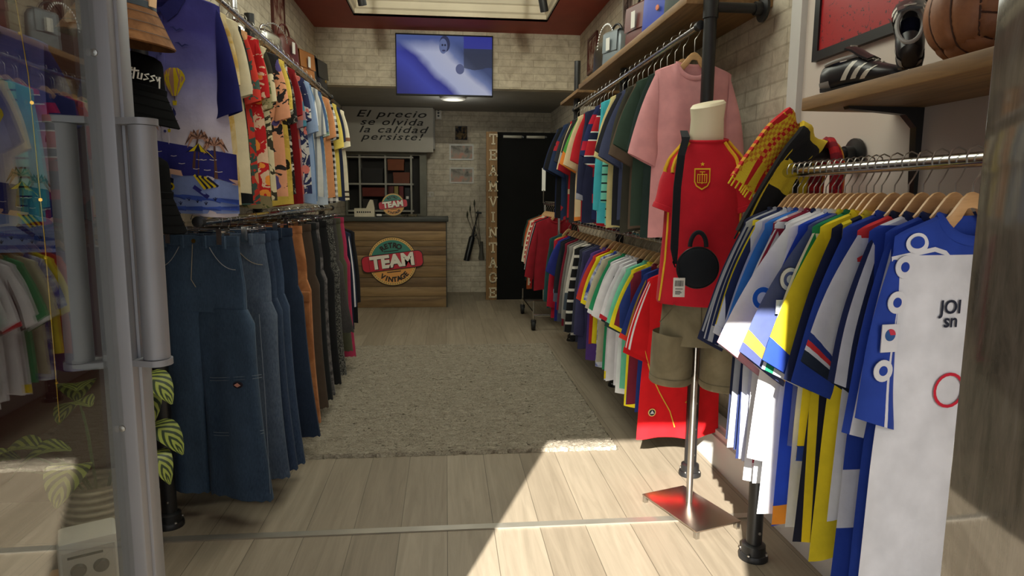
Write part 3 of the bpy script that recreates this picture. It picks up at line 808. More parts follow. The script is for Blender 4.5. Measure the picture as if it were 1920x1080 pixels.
for i, (d, y, spec, ex) in enumerate(RU):
    kw = dict(hw=0.19+0.012*sin(i*3.7), L=0.85+0.02*sin(i*2.1), kind='tee', sl=0.36+0.03*sin(i*2.7), sang=20+3*sin(i*4.3), sang2=12, flare=0.05, t=0.017, fold=0.007, sw=0.2, st=0.016)
    kw.update(ex)
    hangup('upper T-shirt rail', 'tops on the upper T-shirt rail', i, d, 't_shirt' if kw['sl'] < 0.5 else 'long_sleeved_top', 'top', 1.16, y, 2.03, 0.10, radians(5+3*sin(i*1.9)), 'wood', 0.165, 'hangers on the upper T-shirt rail', body=spec, **kw)

# --- jerseys on the low rail
WHT = (226, 226, 228)
RL = [
 ('red football shirt with white shoulder stripes', 3.13, ('p', (206, 22, 30)), dict(L=0.90, hw=0.195, sleeve=('u', (206, 22, 30), (WHT, 0.03, 0.06), (WHT, 0.10, 0.13)), cuff=('p', (196, 18, 26)), flare=0.14, t=0.02, sl=0.38, sang=19)),
 ('royal blue football shirt with gold seam', 3.27, ('p', (36, 58, 128)), dict(sleeve=('u', (36, 58, 128), ((176, 150, 60), 0.12, 0.15)), cuff=('p', (220, 60, 50)))),
 ('claret and blue football shirt', 3.37, ('v', (120, 34, 52), ((40, 60, 126), 0.5, 0.99), 0.11), {}),
 ('lemon football shirt', 3.46, ('p', (236, 218, 40)), dict(L=0.84)),
 ('mint green football shirt', 3.55, ('p', (112, 204, 172)), dict(cuff=('p', (40, 60, 60)))),
 ('black and white halved shirt', 3.64, ('v', (40, 40, 46), (WHT, 0.5, 0.99), 0.3), dict(sleeve=('p', (206, 208, 210)), L=0.81)),
 ('white football shirt with red cuffs', 3.73, ('p', (224, 222, 226)), dict(cuff=('p', (190, 40, 50)), sl=0.33)),
 ('white football shirt with dark side stripe', 3.82, ('p', (220, 218, 220)), dict(sleeve=('u', (222, 220, 222), ((40, 44, 54), 0.2, 0.26)), L=0.80)),
 ('white shirt with yellow hem', 3.91, ('p', (216, 214, 218)), dict(hem=('p', (232, 206, 40)), L=0.81)),
 ('green football shirt', 4.00, ('p', (46, 148, 98)), dict(cuff=('p', WHT))),
 ('beige jersey', 4.09, ('p', (196, 186, 160)), dict(L=0.74)),
 ('blue shirt with white scribble', 4.18, ('n', (44, 66, 160), (214, 218, 230), 16), {}),
 ('bright yellow short-sleeved jersey', 4.28, ('p', (236, 214, 40)), dict(L=0.66, sl=0.32)),
 ('vermilion jersey', 4.38, ('p', (200, 62, 50)), dict(L=0.7)),
 ('purple jersey', 4.49, ('p', (96, 66, 140)), dict(L=0.83)),
 ('indigo sweatshirt', 4.67, ('p', (62, 62, 96)), dict(sl=0.6, sang=6)),
 ('grey-blue sweatshirt', 4.76, ('p', (74, 76, 96)), dict(sl=0.6, sang=6)),
 ('navy sweatshirt', 4.86, ('p', (58, 60, 78)), dict(sl=0.62, sang=6)),
 ('black and white striped top', 4.97, ('h', (28, 28, 30), ((222, 216, 204), 0.72, 0.96), 0.085), dict(sl=0.64, sang=7, L=0.80)),
 ('off-white sweatshirt', 5.10, ('b', (212, 206, 194), ((74, 84, 94), -0.98, -0.45)), dict(sl=0.5, sang=10)),
 ('light grey sweatshirt', 5.22, ('p', (150, 146, 140)), dict(sl=0.58, sang=7)),
 ('mid grey top', 5.34, ('p', (112, 108, 104)), dict(sl=0.56, sang=8)),
 ('burgundy top', 5.46, ('p', (122, 30, 48)), dict(sl=0.56, sang=8)),
 ('slate and black jersey', 5.58, ('b', (36, 38, 46), ((88, 94, 112), -0.98, -0.52)), dict(sl=0.5, sang=8)),
 ('black jersey with pale blue panel', 5.70, ('b', (32, 34, 42), ((140, 152, 178), -0.98, -0.50)), dict(sl=0.45, sang=9)),
 ('cobalt blue jersey', 5.82, ('p', (44, 52, 130)), {}),
 ('crimson jersey', 5.93, ('p', (180, 30, 52)), dict(sl=0.6, sang=7)),
 ('mustard top', 6.01, ('p', (170, 138, 52)), dict(sl=0.62, sang=6)),
 ('dark teal top', 6.24, ('p', (40, 76, 78)), dict(sl=0.6, sang=6)),
]
for i, (d, y, spec, ex) in enumerate(RL):
    kw = dict(hw=0.185+0.01*sin(i*3.9), L=0.78+0.02*sin(i*1.3), kind='jersey', sl=0.32+0.03*sin(i*2.2), sang=22+3*sin(i*3.1), sang2=12, flare=0.10, t=0.016, fold=0.006, sw=0.19, st=0.015)
    kw.update(ex)
    o, fr = hangup('low jersey rail', 'tops on the low jersey rail', i, d, 'football_shirt' if 'football' in d else 'jersey', 'top', 1.16, y, 1.06, 0.06, radians(6+4*sin(i*1.6)), 'wood', 0.16, 'hangers on the low jersey rail', body=spec, **kw)
    if i == 0:                                                   # gold seam and round club badge low on the front
        b = [c for c in o.children if c.name.startswith('body')][0]
        m = MB(); strip(m, [(-0.20, -0.45), (-0.17, -0.56), (-0.12, -0.66), (-0.06, -0.76), (-0.03, -0.845)], 0.0028, fr, 0); m.build('gold_piping', cloth(('p', (214, 170, 60))), b)
        m = MB(); strip(m, [(0.16, -0.45), (0.12, -0.6), (0.02, -0.72)], 0.0028, fr, 0); m.build('gold_piping', cloth(('p', (214, 170, 60))), b)
        m = MB(); patch(m, disc(-0.155, -0.76, 0.020), fr, 0, 0.004, 2); patch(m, disc(-0.155, -0.76, 0.015), fr, 1, 0.005, 1); patch(m, [(-0.166, -0.766), (-0.144, -0.766), (-0.155, -0.748)], fr, 2, 0.006, 1)
        m.build('badge', [cloth(('p', (226, 200, 120))), cloth(('p', (40, 40, 60))), cloth(('p', (210, 210, 210)))], b)

# --- football shirts on the short front rail
RB, NV, WH, YE = (38, 66, 158), (34, 44, 84), (214, 216, 222), (232, 210, 44)
FB = [
 ('white shirt with blue yoke', ('b', WH, (RB, -0.142, 0.0)), dict(L=0.98, hw=0.195, sleeve=('u', RB, (WH, 0.30, 0.33), (RB, 0.33, 1.0)), collar=('p', RB), sl=0.40, sang=12)),
 ('blue shirt with white sleeve stripe', ('p', RB), dict(L=0.98, sleeve=('u', RB, (WH, 0.14, 0.28)), sl=0.46, sang=10, collar=('p', NV))),
 ('blue shirt with white diagonal blocks', ('h', RB, (WH, 0.55, 0.95), 0.36), dict(L=0.93, flare=0.2, sleeve=('u', NV, (WH, 0.10, 0.20)), sl=0.36, sang=15, collar=('p', NV))),
 ('white shirt with red shoulders', ('b', WH, ((206, 54, 58), -0.115, 0.0)), dict(sleeve=('w', WH, ((40, 60, 130), 0.80, 0.85), ((206, 54, 58), 0.85, 0.89), (WH, 0.89, 0.92), ((34, 44, 60), 0.92, 1.0)), sl=0.34, sang=26, collar=('p', (30, 36, 60)), L=0.8)),
 ('yellow shirt with blue shoulders', ('b', YE, (RB, -0.17, 0.0)), dict(L=0.94, flare=0.16, sleeve=('p', RB), sang=18, collar=('p', RB))),
 ('yellow and black striped shirt', ('v', YE, ((30, 34, 56), 0.45, 0.99), 0.055), dict(L=0.92, flare=0.30, sleeve=('p', (30, 38, 70)), sang=18, collar=('p', (216, 190, 60)))),
 ('bright yellow shirt with blue hem', ('p', YE), dict(L=0.72, sleeve=('w', YE, (RB, 0.84, 1.0)), sl=0.38, sang=25, collar=('p', YE), hem=('p', RB))),
 ('white shirt with green shoulders', ('b', WH, ((34, 132, 92), -0.16, -0.13), ((34, 132, 92), -0.115, -0.04)), dict(sleeve=('u', WH, ((34, 132, 92), 0.06, 0.14)), sang=20, collar=('p', (30, 110, 80)), L=0.93)),
 ('slate shirt with orange cuffs', ('p', (84, 92, 140)), dict(sleeve=('w', (78, 88, 132), ((236, 168, 60), 0.84, 0.93), ((70, 78, 120), 0.93, 1.0)), sl=0.39, sang=31, collar=('p', YE), L=0.7)),
 ('cobalt shirt with orange hem', ('p', (40, 74, 190)), dict(hem=('p', (236, 150, 50)), L=0.95, sleeve=('w', (40, 74, 190), ((236, 150, 50), 0.93, 1.0)), sl=0.38, sang=20, collar=('p', WH))),
 ('white hooded football top', ('p', (232, 232, 234)), dict(L=0.93, sl=0.66, sang=9, collar=('p', WH), t=0.012, hw=0.2, sw=0.24, flare=0.26)),
 ('white shirt with blue round badge', ('p', (232, 232, 236)), dict(L=0.9, sl=0.39, sang=32, sleeve=('w', (232, 232, 236), ((200, 150, 160), 0.93, 1.0)), collar=('p', WH))),
 ('navy trimmed white shirt', ('b', WH, (NV, -0.13, -0.10)), dict(L=0.86, sleeve=('u', WH, (NV, 0.06, 0.14)), sang=19, collar=('p', NV))),
 ('white shirt with maroon stripes', ('b', WH, ((140, 36, 60), -0.14, -0.11), ((140, 36, 60), -0.09, -0.06)), dict(sleeve=('u', WH, ((140, 36, 60), 0.04, 0.09), ((140, 36, 60), 0.14, 0.19)), sl=0.35, sang=21, L=0.89, collar=('p', (140, 36, 60)))),
 ('maroon checked shirt', ('c', (140, 40, 62), (224, 220, 224), 0.07), dict(sang=17, L=0.84)),
 ('sky blue and white shirt', ('b', WH, ((52, 118, 206), -0.2, 0.0)), dict(sleeve=('u', (52, 118, 206), (WH, 0.2, 0.3)), sang=22, sl=0.36, collar=('p', RB), L=0.9)),
 ('lilac grey shirt', ('p', (176, 178, 200)), dict(sl=0.38, sang=20, cuff=('p', (90, 96, 150)), L=0.86)),
 ('white shirt with navy side panel', ('v', WH, (NV, 0.6, 0.99), 0.2), dict(sang=22, sl=0.37, cuff=('p', WH), L=0.86)),
 ('yellow trimmed navy shirt', ('b', NV, (YE, -0.12, -0.09)), dict(sleeve=('u', NV, (YE, 0.06, 0.12)), sang=22, sl=0.36, collar=('p', NV), L=0.84)),
 ('grey shirt with navy double stripe', ('p', (170, 174, 184)), dict(sleeve=('u', (176, 180, 190), (NV, 0.03, 0.08), (NV, 0.13, 0.18)), sl=0.40, sang=21, L=0.83)),
 ('navy football shirt with grey stripes', ('p', (40, 46, 72)), dict(sleeve=('u', (44, 50, 78), ((170, 174, 184), 0.05, 0.09), ((170, 174, 184), 0.15, 0.19)), sl=0.42, sang=22, L=0.83, cuff=('p', (44, 50, 80)))),
]
for i, (d, spec, ex) in enumerate(FB):
    kw = dict(hw=0.180+0.010*sin(i*3.1), L=0.88, kind='jersey', sl=0.40, sang=18, sang2=6, t=0.0105, fold=0.003, sw=0.215, st=0.0095, flare=0.14, sl_lead=0.003*sin(i*1.9))
    kw.update(ex)
    y = 1.345+(0.051*i if i < 6 else 0.306+0.0322*(i-6))
    o, fr = hangup('football shirt rail', 'shirts on the football shirt rail', i, d, 'football_shirt', 'football shirt', 1.13, y, 1.374, 0.062, radians(9+1.5*sin(i*2.7)), 'wood', 0.155, 'hangers on the football shirt rail', body=spec, **kw)
    sls = [c for c in o.children if c.name.startswith('sleeve')]; bod = [c for c in o.children if c.name.startswith('body')][0]
    sl_l = min(sls, key=lambda c: sum(v.co.x for v in c.data.vertices))
    def badge(x, z, r, cols, parent=None):
        y0 = min((v.co.y for v in sl_l.data.vertices if abs(v.co.x-x) < 0.06 and abs(v.co.z-z) < 0.08), default=-0.014)-0.0015
        m = MB()
        for k, (c, q) in enumerate(cols): m.prism(disc(x, z, r*q, n=24), y0-0.0006*(k+1), y0+0.0012, k)
        m.build('badge', [cloth(('p', c)) for c, q in cols], sl_l)
    if i == 0:
        m = MB(); g = [(-0.21+0.42*k/12) for k in range(13)]
        strip(m, [(-0.2, -0.148), (-0.1, -0.128), (0, -0.155), (0.1, -0.128), (0.2, -0.148)], 0.005, fr, 0, 0.003)
        patch(m, disc(-0.145, -0.115, 0.028, 0.022), fr, 0, 0.004, 1); patch(m, disc(-0.145, -0.113, 0.018, 0.013), fr, 1, 0.005, 1)
        for w, x, z, s in (('JOI', -0.045, -0.255, 0.042), ('sn', -0.042, -0.285, 0.042)):
            vs, fs = text_geo(w, s, 0.0008); m.add([(x+a, fr(x+a, z+c, 0.0045), z+c) for a, b, c in vs], fs, 2)
        m.build('printed_pattern', [cloth(('p', WH)), cloth(('p', RB)), cloth(('p', (40, 44, 60))), cloth(('p', (200, 40, 60)))], bod); m = MB()
        R = [disc(-0.03, -0.44, 0.04, n=20), disc(-0.03, -0.44, 0.033, n=20)]
        m.add([(x, fr(x, z, 0.0045), z) for r in R for x, z in r], [(k, (k+1) % 20, 20+(k+1) % 20, 20+k) for k in range(20)], 3)
        m.build('printed_ring', [cloth(('p', WH)), cloth(('p', RB)), cloth(('p', (40, 44, 60))), cloth(('p', (200, 40, 60)))], bod)
        for zz, xx in ((-0.165, -0.170), (-0.24, -0.184), (-0.385, -0.212)): badge(xx, zz, 0.024, [(WH, 1.0), (RB, 0.45)])
        m = MB(); m.box(-0.222, -0.0165, -0.345, -0.180, -0.0145, -0.285); m.build('sleeve_patch', cloth(('p', WH)), sl_l)
        m = MB(); m.prism(disc(-0.201, -0.308, 0.013), -0.0172, -0.016, 0); m.prism(disc(-0.201, -0.308, 0.013, a0=0, a1=2.0)+[(-0.201, -0.308)], -0.0178, -0.016, 1); m.build('patch_emblem', [cloth(('p', (50, 90, 150))), cloth(('p', (200, 60, 80)))], sl_l)
    if i == 3:
        m = MB(); strip(m, [(-0.185, -0.165), (-0.165, -0.160), (-0.15, -0.166), (-0.13, -0.16)], [0.003, 0.009, 0.009, 0.002], fr, 0, 0.004); m.build('shoulder_emblem', cloth(('p', (206, 54, 58))), bod)
    if i == 8: badge(-0.228, -0.235, 0.033, [((60, 66, 90), 1.0), ((230, 230, 234), 0.93), ((90, 100, 150), 0.62), ((230, 230, 234), 0.35)])
    if i == 8:
        m = MB(); m.box(-0.272, -0.0165, -0.325, -0.218, -0.0142, -0.288); m.build('sleeve_patch', cloth(('p', (226, 232, 240))), sl_l)
    if i == 11: badge(-0.252, -0.30, 0.034, [((236, 238, 242), 1.0), ((40, 110, 206), 0.92), ((226, 236, 244), 0.5)])

# --- jeans and trousers on clips
LL = [
 ('baggy blue jeans with knee seam', 2.77, ('d', (40, 56, 76), (70, 90, 112)), dict(hemw=0.145, legw=0.135, t=0.03, ww=0.185, stitch=(150, 150, 150))),
 ('faded blue jeans', 2.91, ('d', (52, 66, 86), (98, 112, 130)), dict(stitch=(150, 140, 120))),
 ('mid blue jeans', 3.03, ('d', (34, 48, 72), (60, 76, 100)), dict(hemw=0.14)),
 ('washed blue jeans', 3.15, ('d', (38, 54, 80), (70, 88, 114)), dict(hemw=0.14, L=1.1)),
 ('dark indigo wide trousers', 3.42, ('d', (28, 40, 60), (42, 56, 78)), dict(hemw=0.15)),
 ('tan cargo trousers', 3.68, ('n', (156, 100, 62), (186, 126, 82), 7), dict(hemw=0.13, L=1.08)),
 ('dark brown trousers', 3.90, ('p', (74, 62, 52)), {}),
 ('black trousers', 4.04, ('p', (32, 34, 36)), {}),
 ('grey distressed trousers', 4.165, ('n', (58, 56, 58), (112, 108, 108), 22), {}),
 ('plain black slacks', 4.40, ('p', (26, 26, 28)), {}),
 ('black sequinned trousers', 4.62, ('n', (24, 24, 26), (120, 118, 112), 120), {}),
 ('charcoal denim cut-offs', 4.80, ('d', (48, 46, 46), (80, 76, 74)), dict(L=0.80, hemw=0.15)),
 ('olive trousers', 4.97, ('p', (82, 82, 64)), dict(L=0.98)),
 ('raspberry pink trousers', 5.12, ('p', (176, 54, 88)), dict(L=1.06)),
]
for i, (d, y, spec, ex) in enumerate(LL):
    kw = dict(L=1.07, t=0.024, seed=hash_(d), gap=0.004); kw.update(ex)
    rz = radians(-7 if i == 0 else -5+4*sin(i*2.1))
    lab = f'{d}, {ORD[i]} from the doorway on the trouser rail'
    jx = -0.985 if i == 0 else -0.955
    if i == 0: rz = radians(-20)
    o = thing('jeans' if 'jeans' in d else 'trousers', lab, 'trousers', (jx, y, 1.185), rz, 'trousers on the trouser rail')
    b = make_trousers(o, spec, **kw)
    hang('clip', (jx, y, 1.205), rz, f'steel clip hanger, {ORD[i]} from the doorway on the trouser rail', 'hangers on the trouser rail', 0.17, 0.04)
    if i == 0:
        for zz in (-0.57, -0.80):                                # double knee seams and the little woven label
            m = MB()
            for dz in (0, 0.012): m.tube([(0.15+0.125*cos(a), -0.034*max(0.05, abs(sin(a)))**0.7, zz+dz+0.015*cos(a)) for a in [pi*1.06+0.88*pi*k/14 for k in range(15)]], 0.0012, 4)
            m.build('knee_seam', cloth(('p', (110, 120, 132))), b)
        m = MB(); m.prism(disc(0.185, -0.585, 0.021, 0.013, n=18), -0.045, -0.038, 0); m.prism([(0.170, -0.585), (0.185, -0.593), (0.200, -0.585), (0.185, -0.576)], -0.047, -0.044, 1)
        m.build('woven_label', [cloth(('p', (40, 34, 44))), cloth(('p', (214, 150, 130)))], b)
        m = MB(); m.tube([(-0.003, -0.026, -0.03), (-0.006, -0.034, -0.12), (-0.01, -0.036, -0.17), (0.01, -0.036, -0.2)], 0.0016, 5); m.build('fly_seam', cloth(('p', (150, 140, 120))), b)
        m = MB(); m.tube([(0.275, -0.012, -0.3), (0.285, -0.012, -0.6), (0.29, -0.012, -1.04)], 0.0015, 4); m.build('side_seam', cloth(('p', (110, 120, 132))), b)
    if i == 5:
        m = MB(); m.box(0.12, -0.036, -0.52, 0.235, -0.024, -0.36, 0, None, 0.004); m.box(0.115, -0.042, -0.40, 0.24, -0.030, -0.345, 0, None, 0.004); m.build('cargo_pocket', cloth(spec), b)
for i, (d, y, c) in enumerate([('navy track top with white sleeve stripe', 5.32, (34, 42, 64)), ('black zip track top', 5.55, (28, 28, 32))]):
    hangup('trouser rail', 'tops on the trouser rail', 14+i, d, 'track_jacket', 'top', -0.955, y, 1.165, 0.08, radians(-6), 'black', 0.18, 'hangers on the trouser rail',
           body=('p', c), sleeve=('u', c, (WHT, 0.10, 0.17)) if i == 0 else ('p', c), hw=0.22, L=0.86, kind='sweat', sl=0.58, sang=9, sang2=5, t=0.018, st=0.018)
# ------------------------------------------------------------------ mannequin in the red shirt
def ell(cx, cy, z, rx, ry, n=28, p=2.0, f=None):
    out = []
    for k in range(n):
        a = 2*pi*k/n; c, s = cos(a), sin(a)
        x = cx+rx*(abs(c)**(2/p))*(1 if c >= 0 else -1); y = cy+ry*(abs(s)**(2/p))*(1 if s >= 0 else -1)
        out.append((x, y, z+(f(k, x-cx, y-cy) if f else 0)))
    return out
MANX, MANY = 1.035, 2.62
SKIN = plain('mannequin_cream', (226, 216, 186), 0.5, var=0.03)
def mannequin():
    t = thing('mannequin', 'headless cream torso mannequin on a steel stand wearing a red shirt', 'mannequin', (MANX, MANY, 0), radians(-18))
    m = MB(); R = []
    for z, rx, ry, cy in ((0.83, 0.0, 0.0, 0), (0.832, 0.08, 0.06, 0), (0.85, 0.110, 0.082, 0), (0.90, 0.118, 0.084, 0), (1.02, 0.104, 0.074, 0), (1.14, 0.100, 0.074, 0), (1.26, 0.080, 0.072, 0), (1.36, 0.058, 0.064, 0.005),
                         (1.47, 0.058, 0.056, 0.01), (1.52, 0.064, 0.054, 0.010), (1.565, 0.066, 0.057, 0.008), (1.60, 0.066, 0.062, 0.006), (1.66, 0.063, 0.062, 0.0)):
        R.append(ell(0, cy, z, max(rx, 1e-4), max(ry, 1e-4), 28, 2.2))
    R.append(ell(0, -0.006, 1.712, 0.068, 0.068, 28, 2, lambda k, x, y: 0.16*x+0.22*y))
    R.append(ell(0, -0.006, 1.722, 0.060, 0.060, 28, 2, lambda k, x, y: 0.16*x+0.22*y))
    R.append(ell(0, -0.006, 1.726, 0.0005, 0.0005, 28))
    m.rings(R); m.build('torso', SKIN, t)
    p = MB(); p.tube([(0.0, 0.05, 0.03), (0.0, 0.05, 0.86)], 0.0135, 18); p.build('pole', STEEL, t)
    return t
man = mannequin()
b = MB(); b.box(-0.115, -0.185, 0.030, 0.115, 0.185, 0.037, bev=0.002)
MIRR = plain('polished_steel', (196, 180, 168), 0.27, 1.0, 0.03)
bo = b.build('foot_plate', MIRR, man, loc=(0.0, 0.0, 0), rot=(0, 0, radians(36.4)))
for sx in (-1, 1):
    for sy in (-1, 1):
        f = MB(); f.box(sx*0.104-0.009, sy*0.174-0.009, 0.0, sx*0.104+0.009, sy*0.174+0.009, 0.032, bev=0.002); f.build('foot', STEEL, bo)

def red_shirt():
    RS, YS = cloth(('p', (200, 32, 48))), cloth(('p', (232, 186, 50)))
    t = thing('football_shirt', 'red football shirt with yellow shoulder stripes and crest worn by the mannequin', 'football shirt', (MANX, MANY, 0), radians(-18))
    n = 40; R = []
    def fo(a, z): return 1+0.018*sin(5*a+z*9)*min(1, (1.55-z)*2.5)+0.012*sin(9*a-z*14)
    prof = [(0.925, 0.172, 0.136), (0.935, 0.174, 0.138), (1.0, 0.168, 0.130), (1.10, 0.160, 0.118), (1.22, 0.155, 0.112), (1.34, 0.152, 0.108), (1.42, 0.158, 0.100), (1.465, 0.157, 0.090), (1.505, 0.143, 0.080), (1.545, 0.108, 0.080), (1.575, 0.081, 0.077)]
    for z, rx, ry in prof:
        R.append([(rx*fo(2*pi*k/n, z)*cos(2*pi*k/n), 0.005+ry*fo(2*pi*k/n, z)*sin(2*pi*k/n), z+(0.012*sin(2*pi*k/n) if z > 1.53 else 0)) for k in range(n)])
    m = MB(); m.rings(R); body = m.build('body', RS, t)
    def front(x, z):
        for i in range(len(prof)-1):
            if prof[i][0] <= z <= prof[i+1][0]:
                q = (z-prof[i][0])/(prof[i+1][0]-prof[i][0]); rx = prof[i][1]+(prof[i+1][1]-prof[i][1])*q; ry = prof[i][2]+(prof[i+1][2]-prof[i][2])*q
                c = max(-0.999, min(0.999, x/rx)); a = -math.acos(c); ff = fo(a+2*pi, z)
                return 0.005-ry*ff*sqrt(1-c*c)
        return -0.1
    fr = lambda x, z, off=0.004: front(x, z)-off
    m = MB(); cr = [(R[-1][k]) for k in range(n)]
    m.tube([Vector(p)+Vector((0, 0, 0.004)) for p in cr]+[Vector(cr[0])+Vector((0, 0, 0.004))], 0.0055, 8); m.build('collar', RS, t)
    for s in (-1, 1):
        SR = []
        for i in range(9):
            q = i/8; c = Vector((s*(0.116+0.030*q), 0.006, 1.440-0.140*q)); d = Vector((s*0.33, 0, -0.944)); u = Vector((s*0.944, 0, 0.33))
            ra = 0.050+0.003*sin(q*6)+0.008*q; rb = 0.072-0.002*q
            SR.append([c+u*ra*cos(2*pi*k/20)+Vector((0, 1, 0))*rb*(1+0.05*sin(3*2*pi*k/20+q*5))*sin(2*pi*k/20) for k in range(20)])
        sm = MB(); sm.rings(SR, 0, True, False, False); so = sm.build('sleeve', RS, t)
        cm = MB(); cc = sum((Vector(p) for p in SR[-1]), Vector())/20
        cm.rings([[cc+(Vector(p)-cc)*e+Vector((s*0.33, 0, -0.944))*o for p in SR[-1]] for e, o in ((1.0, -0.018), (1.03, -0.016), (1.03, 0.002), (1.0, 0.004))]); cm.build('cuff', RS, so)
        # three stripes running over the shoulder
        for j in range(3):
            m = MB(); pts = []
            for i in range(9):
                q = i/8; fi = 9.9-3.3*q; i0 = int(fi); g = fi-i0; an = (-38+24*j)*pi/180
                if s < 0: an = pi-an
                k = (an/(2*pi)*n) % n; k0 = int(k); h = k-k0
                pa = Vector(R[i0][k0]).lerp(Vector(R[i0][(k0+1) % n]), h); pb = Vector(R[min(i0+1, len(R)-1)][k0]).lerp(Vector(R[min(i0+1, len(R)-1)][(k0+1) % n]), h)
                p = pa.lerp(pb, g); pts.append(p+Vector((p.x, p.y, 0)).normalized()*0.002+Vector((0, 0, 0.002)))
            m.tube(pts, 0.0072, 6); m.build('shoulder_stripe', YS, body)
    # crest with a star
    m = MB(); cx, cz = -0.015, 1.425
    sh = lambda k: [(cx-0.030*k, cz+0.040*k), (cx+0.030*k, cz+0.040*k), (cx+0.030*k, cz-0.012*k), (cx+0.022*k, cz-0.030*k), (cx, cz-0.044*k), (cx-0.022*k, cz-0.030*k), (cx-0.030*k, cz-0.012*k)]
    patch(m, sh(1.0), fr, 0, 0.004, 3); patch(m, sh(0.86), fr, 1, 0.0048, 3)
    for x0, z0, x1, z1 in ((-0.017, 0.016, 0.017, 0.016), (-0.017, -0.016, 0.017, -0.016), (-0.017, -0.016, -0.017, 0.018), (0.017, -0.016, 0.017, 0.018), (0, -0.02, 0, 0.024), (-0.009, -0.012, -0.009, 0.014), (0.009, -0.012, 0.009, 0.014), (-0.010, 0.026, 0.010, 0.026)):
        strip(m, [(cx+x0, cz+z0), (cx+(x0+x1)/2, cz+(z0+z1)/2), (cx+x1, cz+z1)], 0.0014, fr, 0, 0.006)
    star = [(cx+0.009*(1 if k % 2 == 0 else 0.42)*sin(k*pi/5), cz+0.056+0.009*(1 if k % 2 == 0 else 0.42)*cos(k*pi/5)) for k in range(10)]
    patch(m, star, fr, 0, 0.0048, 1); m.build('crest', [YS, cloth(('p', (170, 22, 34)))], body)
    m = MB()
    for j in range(3): patch(m, [(-0.134+0.012*j, 1.385+0.012*j), (-0.126+0.012*j, 1.385+0.012*j), (-0.121+0.012*j, 1.420+0.004*j), (-0.127+0.012*j, 1.420+0.004*j)], fr, 0, 0.004, 1)
    m.build('sponsor_mark', YS, body)
    m = MB(); vs, fs = text_geo('EM KI', 0.024, 0.0006); m.add([(0.075+a, fr(0.075+a, 0.955+c, 0.004), 0.955+c) for a, b_, c in vs], fs); m.build('hem_lettering', cloth(('p', (236, 190, 180))), body)
    for s in (-1, 1):
        m = MB(); kk = 23 if s < 0 else 37; m.tube([Vector(R[j][kk])+Vector((s*0.001, -0.0015, 0)) for j in (5, 4, 3, 2, 1)], 0.0045, 6); m.build('side_piping', YS, body)
red_shirt()
def shorts():
    KH = cloth(('n', (122, 112, 88), (140, 130, 104), 5))
    t = thing('shorts', 'khaki cotton shorts on the mannequin below the red shirt', 'shorts', (MANX, MANY, 0), radians(-18))
    n = 28; m = MB(); R = []
    for z, rx, ry in ((0.955, 0.140, 0.104), (0.95, 0.143, 0.107), (0.86, 0.150, 0.114), (0.76, 0.156, 0.120)): R.append(ell(0, 0, z, rx, ry, n, 2.3))
    m.rings(R)
    for s in (-1, 1):
        R = []
        for i in range(9):
            q = i/8; z = 0.80-0.215*q-s*0.006*q; rx = 0.083+0.003*q; ry = 0.122-0.012*q
            R.append([(s*(0.099+0.003*q)+rx*(1+0.02*sin(4*a+q*3))*cos(a), ry*(1+0.03*sin(3*a+q*5))*sin(a), z+0.004*sin(2*a)) for a in [2*pi*k/n for k in range(n)]])
        m.rings(R)
    b_ = m.build('body', KH, t)
    for s in (-1, 1):
        h = MB(); q = 1; R = []
        for z, e in ((0.610, 1.0), (0.611, 1.025), (0.587, 1.03), (0.583, 1.0)):
            R.append([(s*0.102+0.086*e*(1+0.02*sin(4*a+3))*cos(a), 0.110*e*(1+0.03*sin(3*a+5))*sin(a), z-s*0.006) for a in [2*pi*k/n for k in range(n)]])
        h.rings(R); h.build('hem_cuff', KH, b_)
        p = MB(); p.tube([(s*0.10, -0.118, 0.93), (s*0.125, -0.106, 0.89), (s*0.155, -0.078, 0.85)], 0.0022, 5); p.build('pocket_seam', cloth(('p', (96, 88, 68))), b_)
    c = MB(); c.tube([(0, -0.131, 0.80), (0.005, -0.13, 0.86), (0.003, -0.124, 0.94)], 0.002, 5); c.build('fly_seam', cloth(('p', (96, 88, 68))), b_)
shorts()
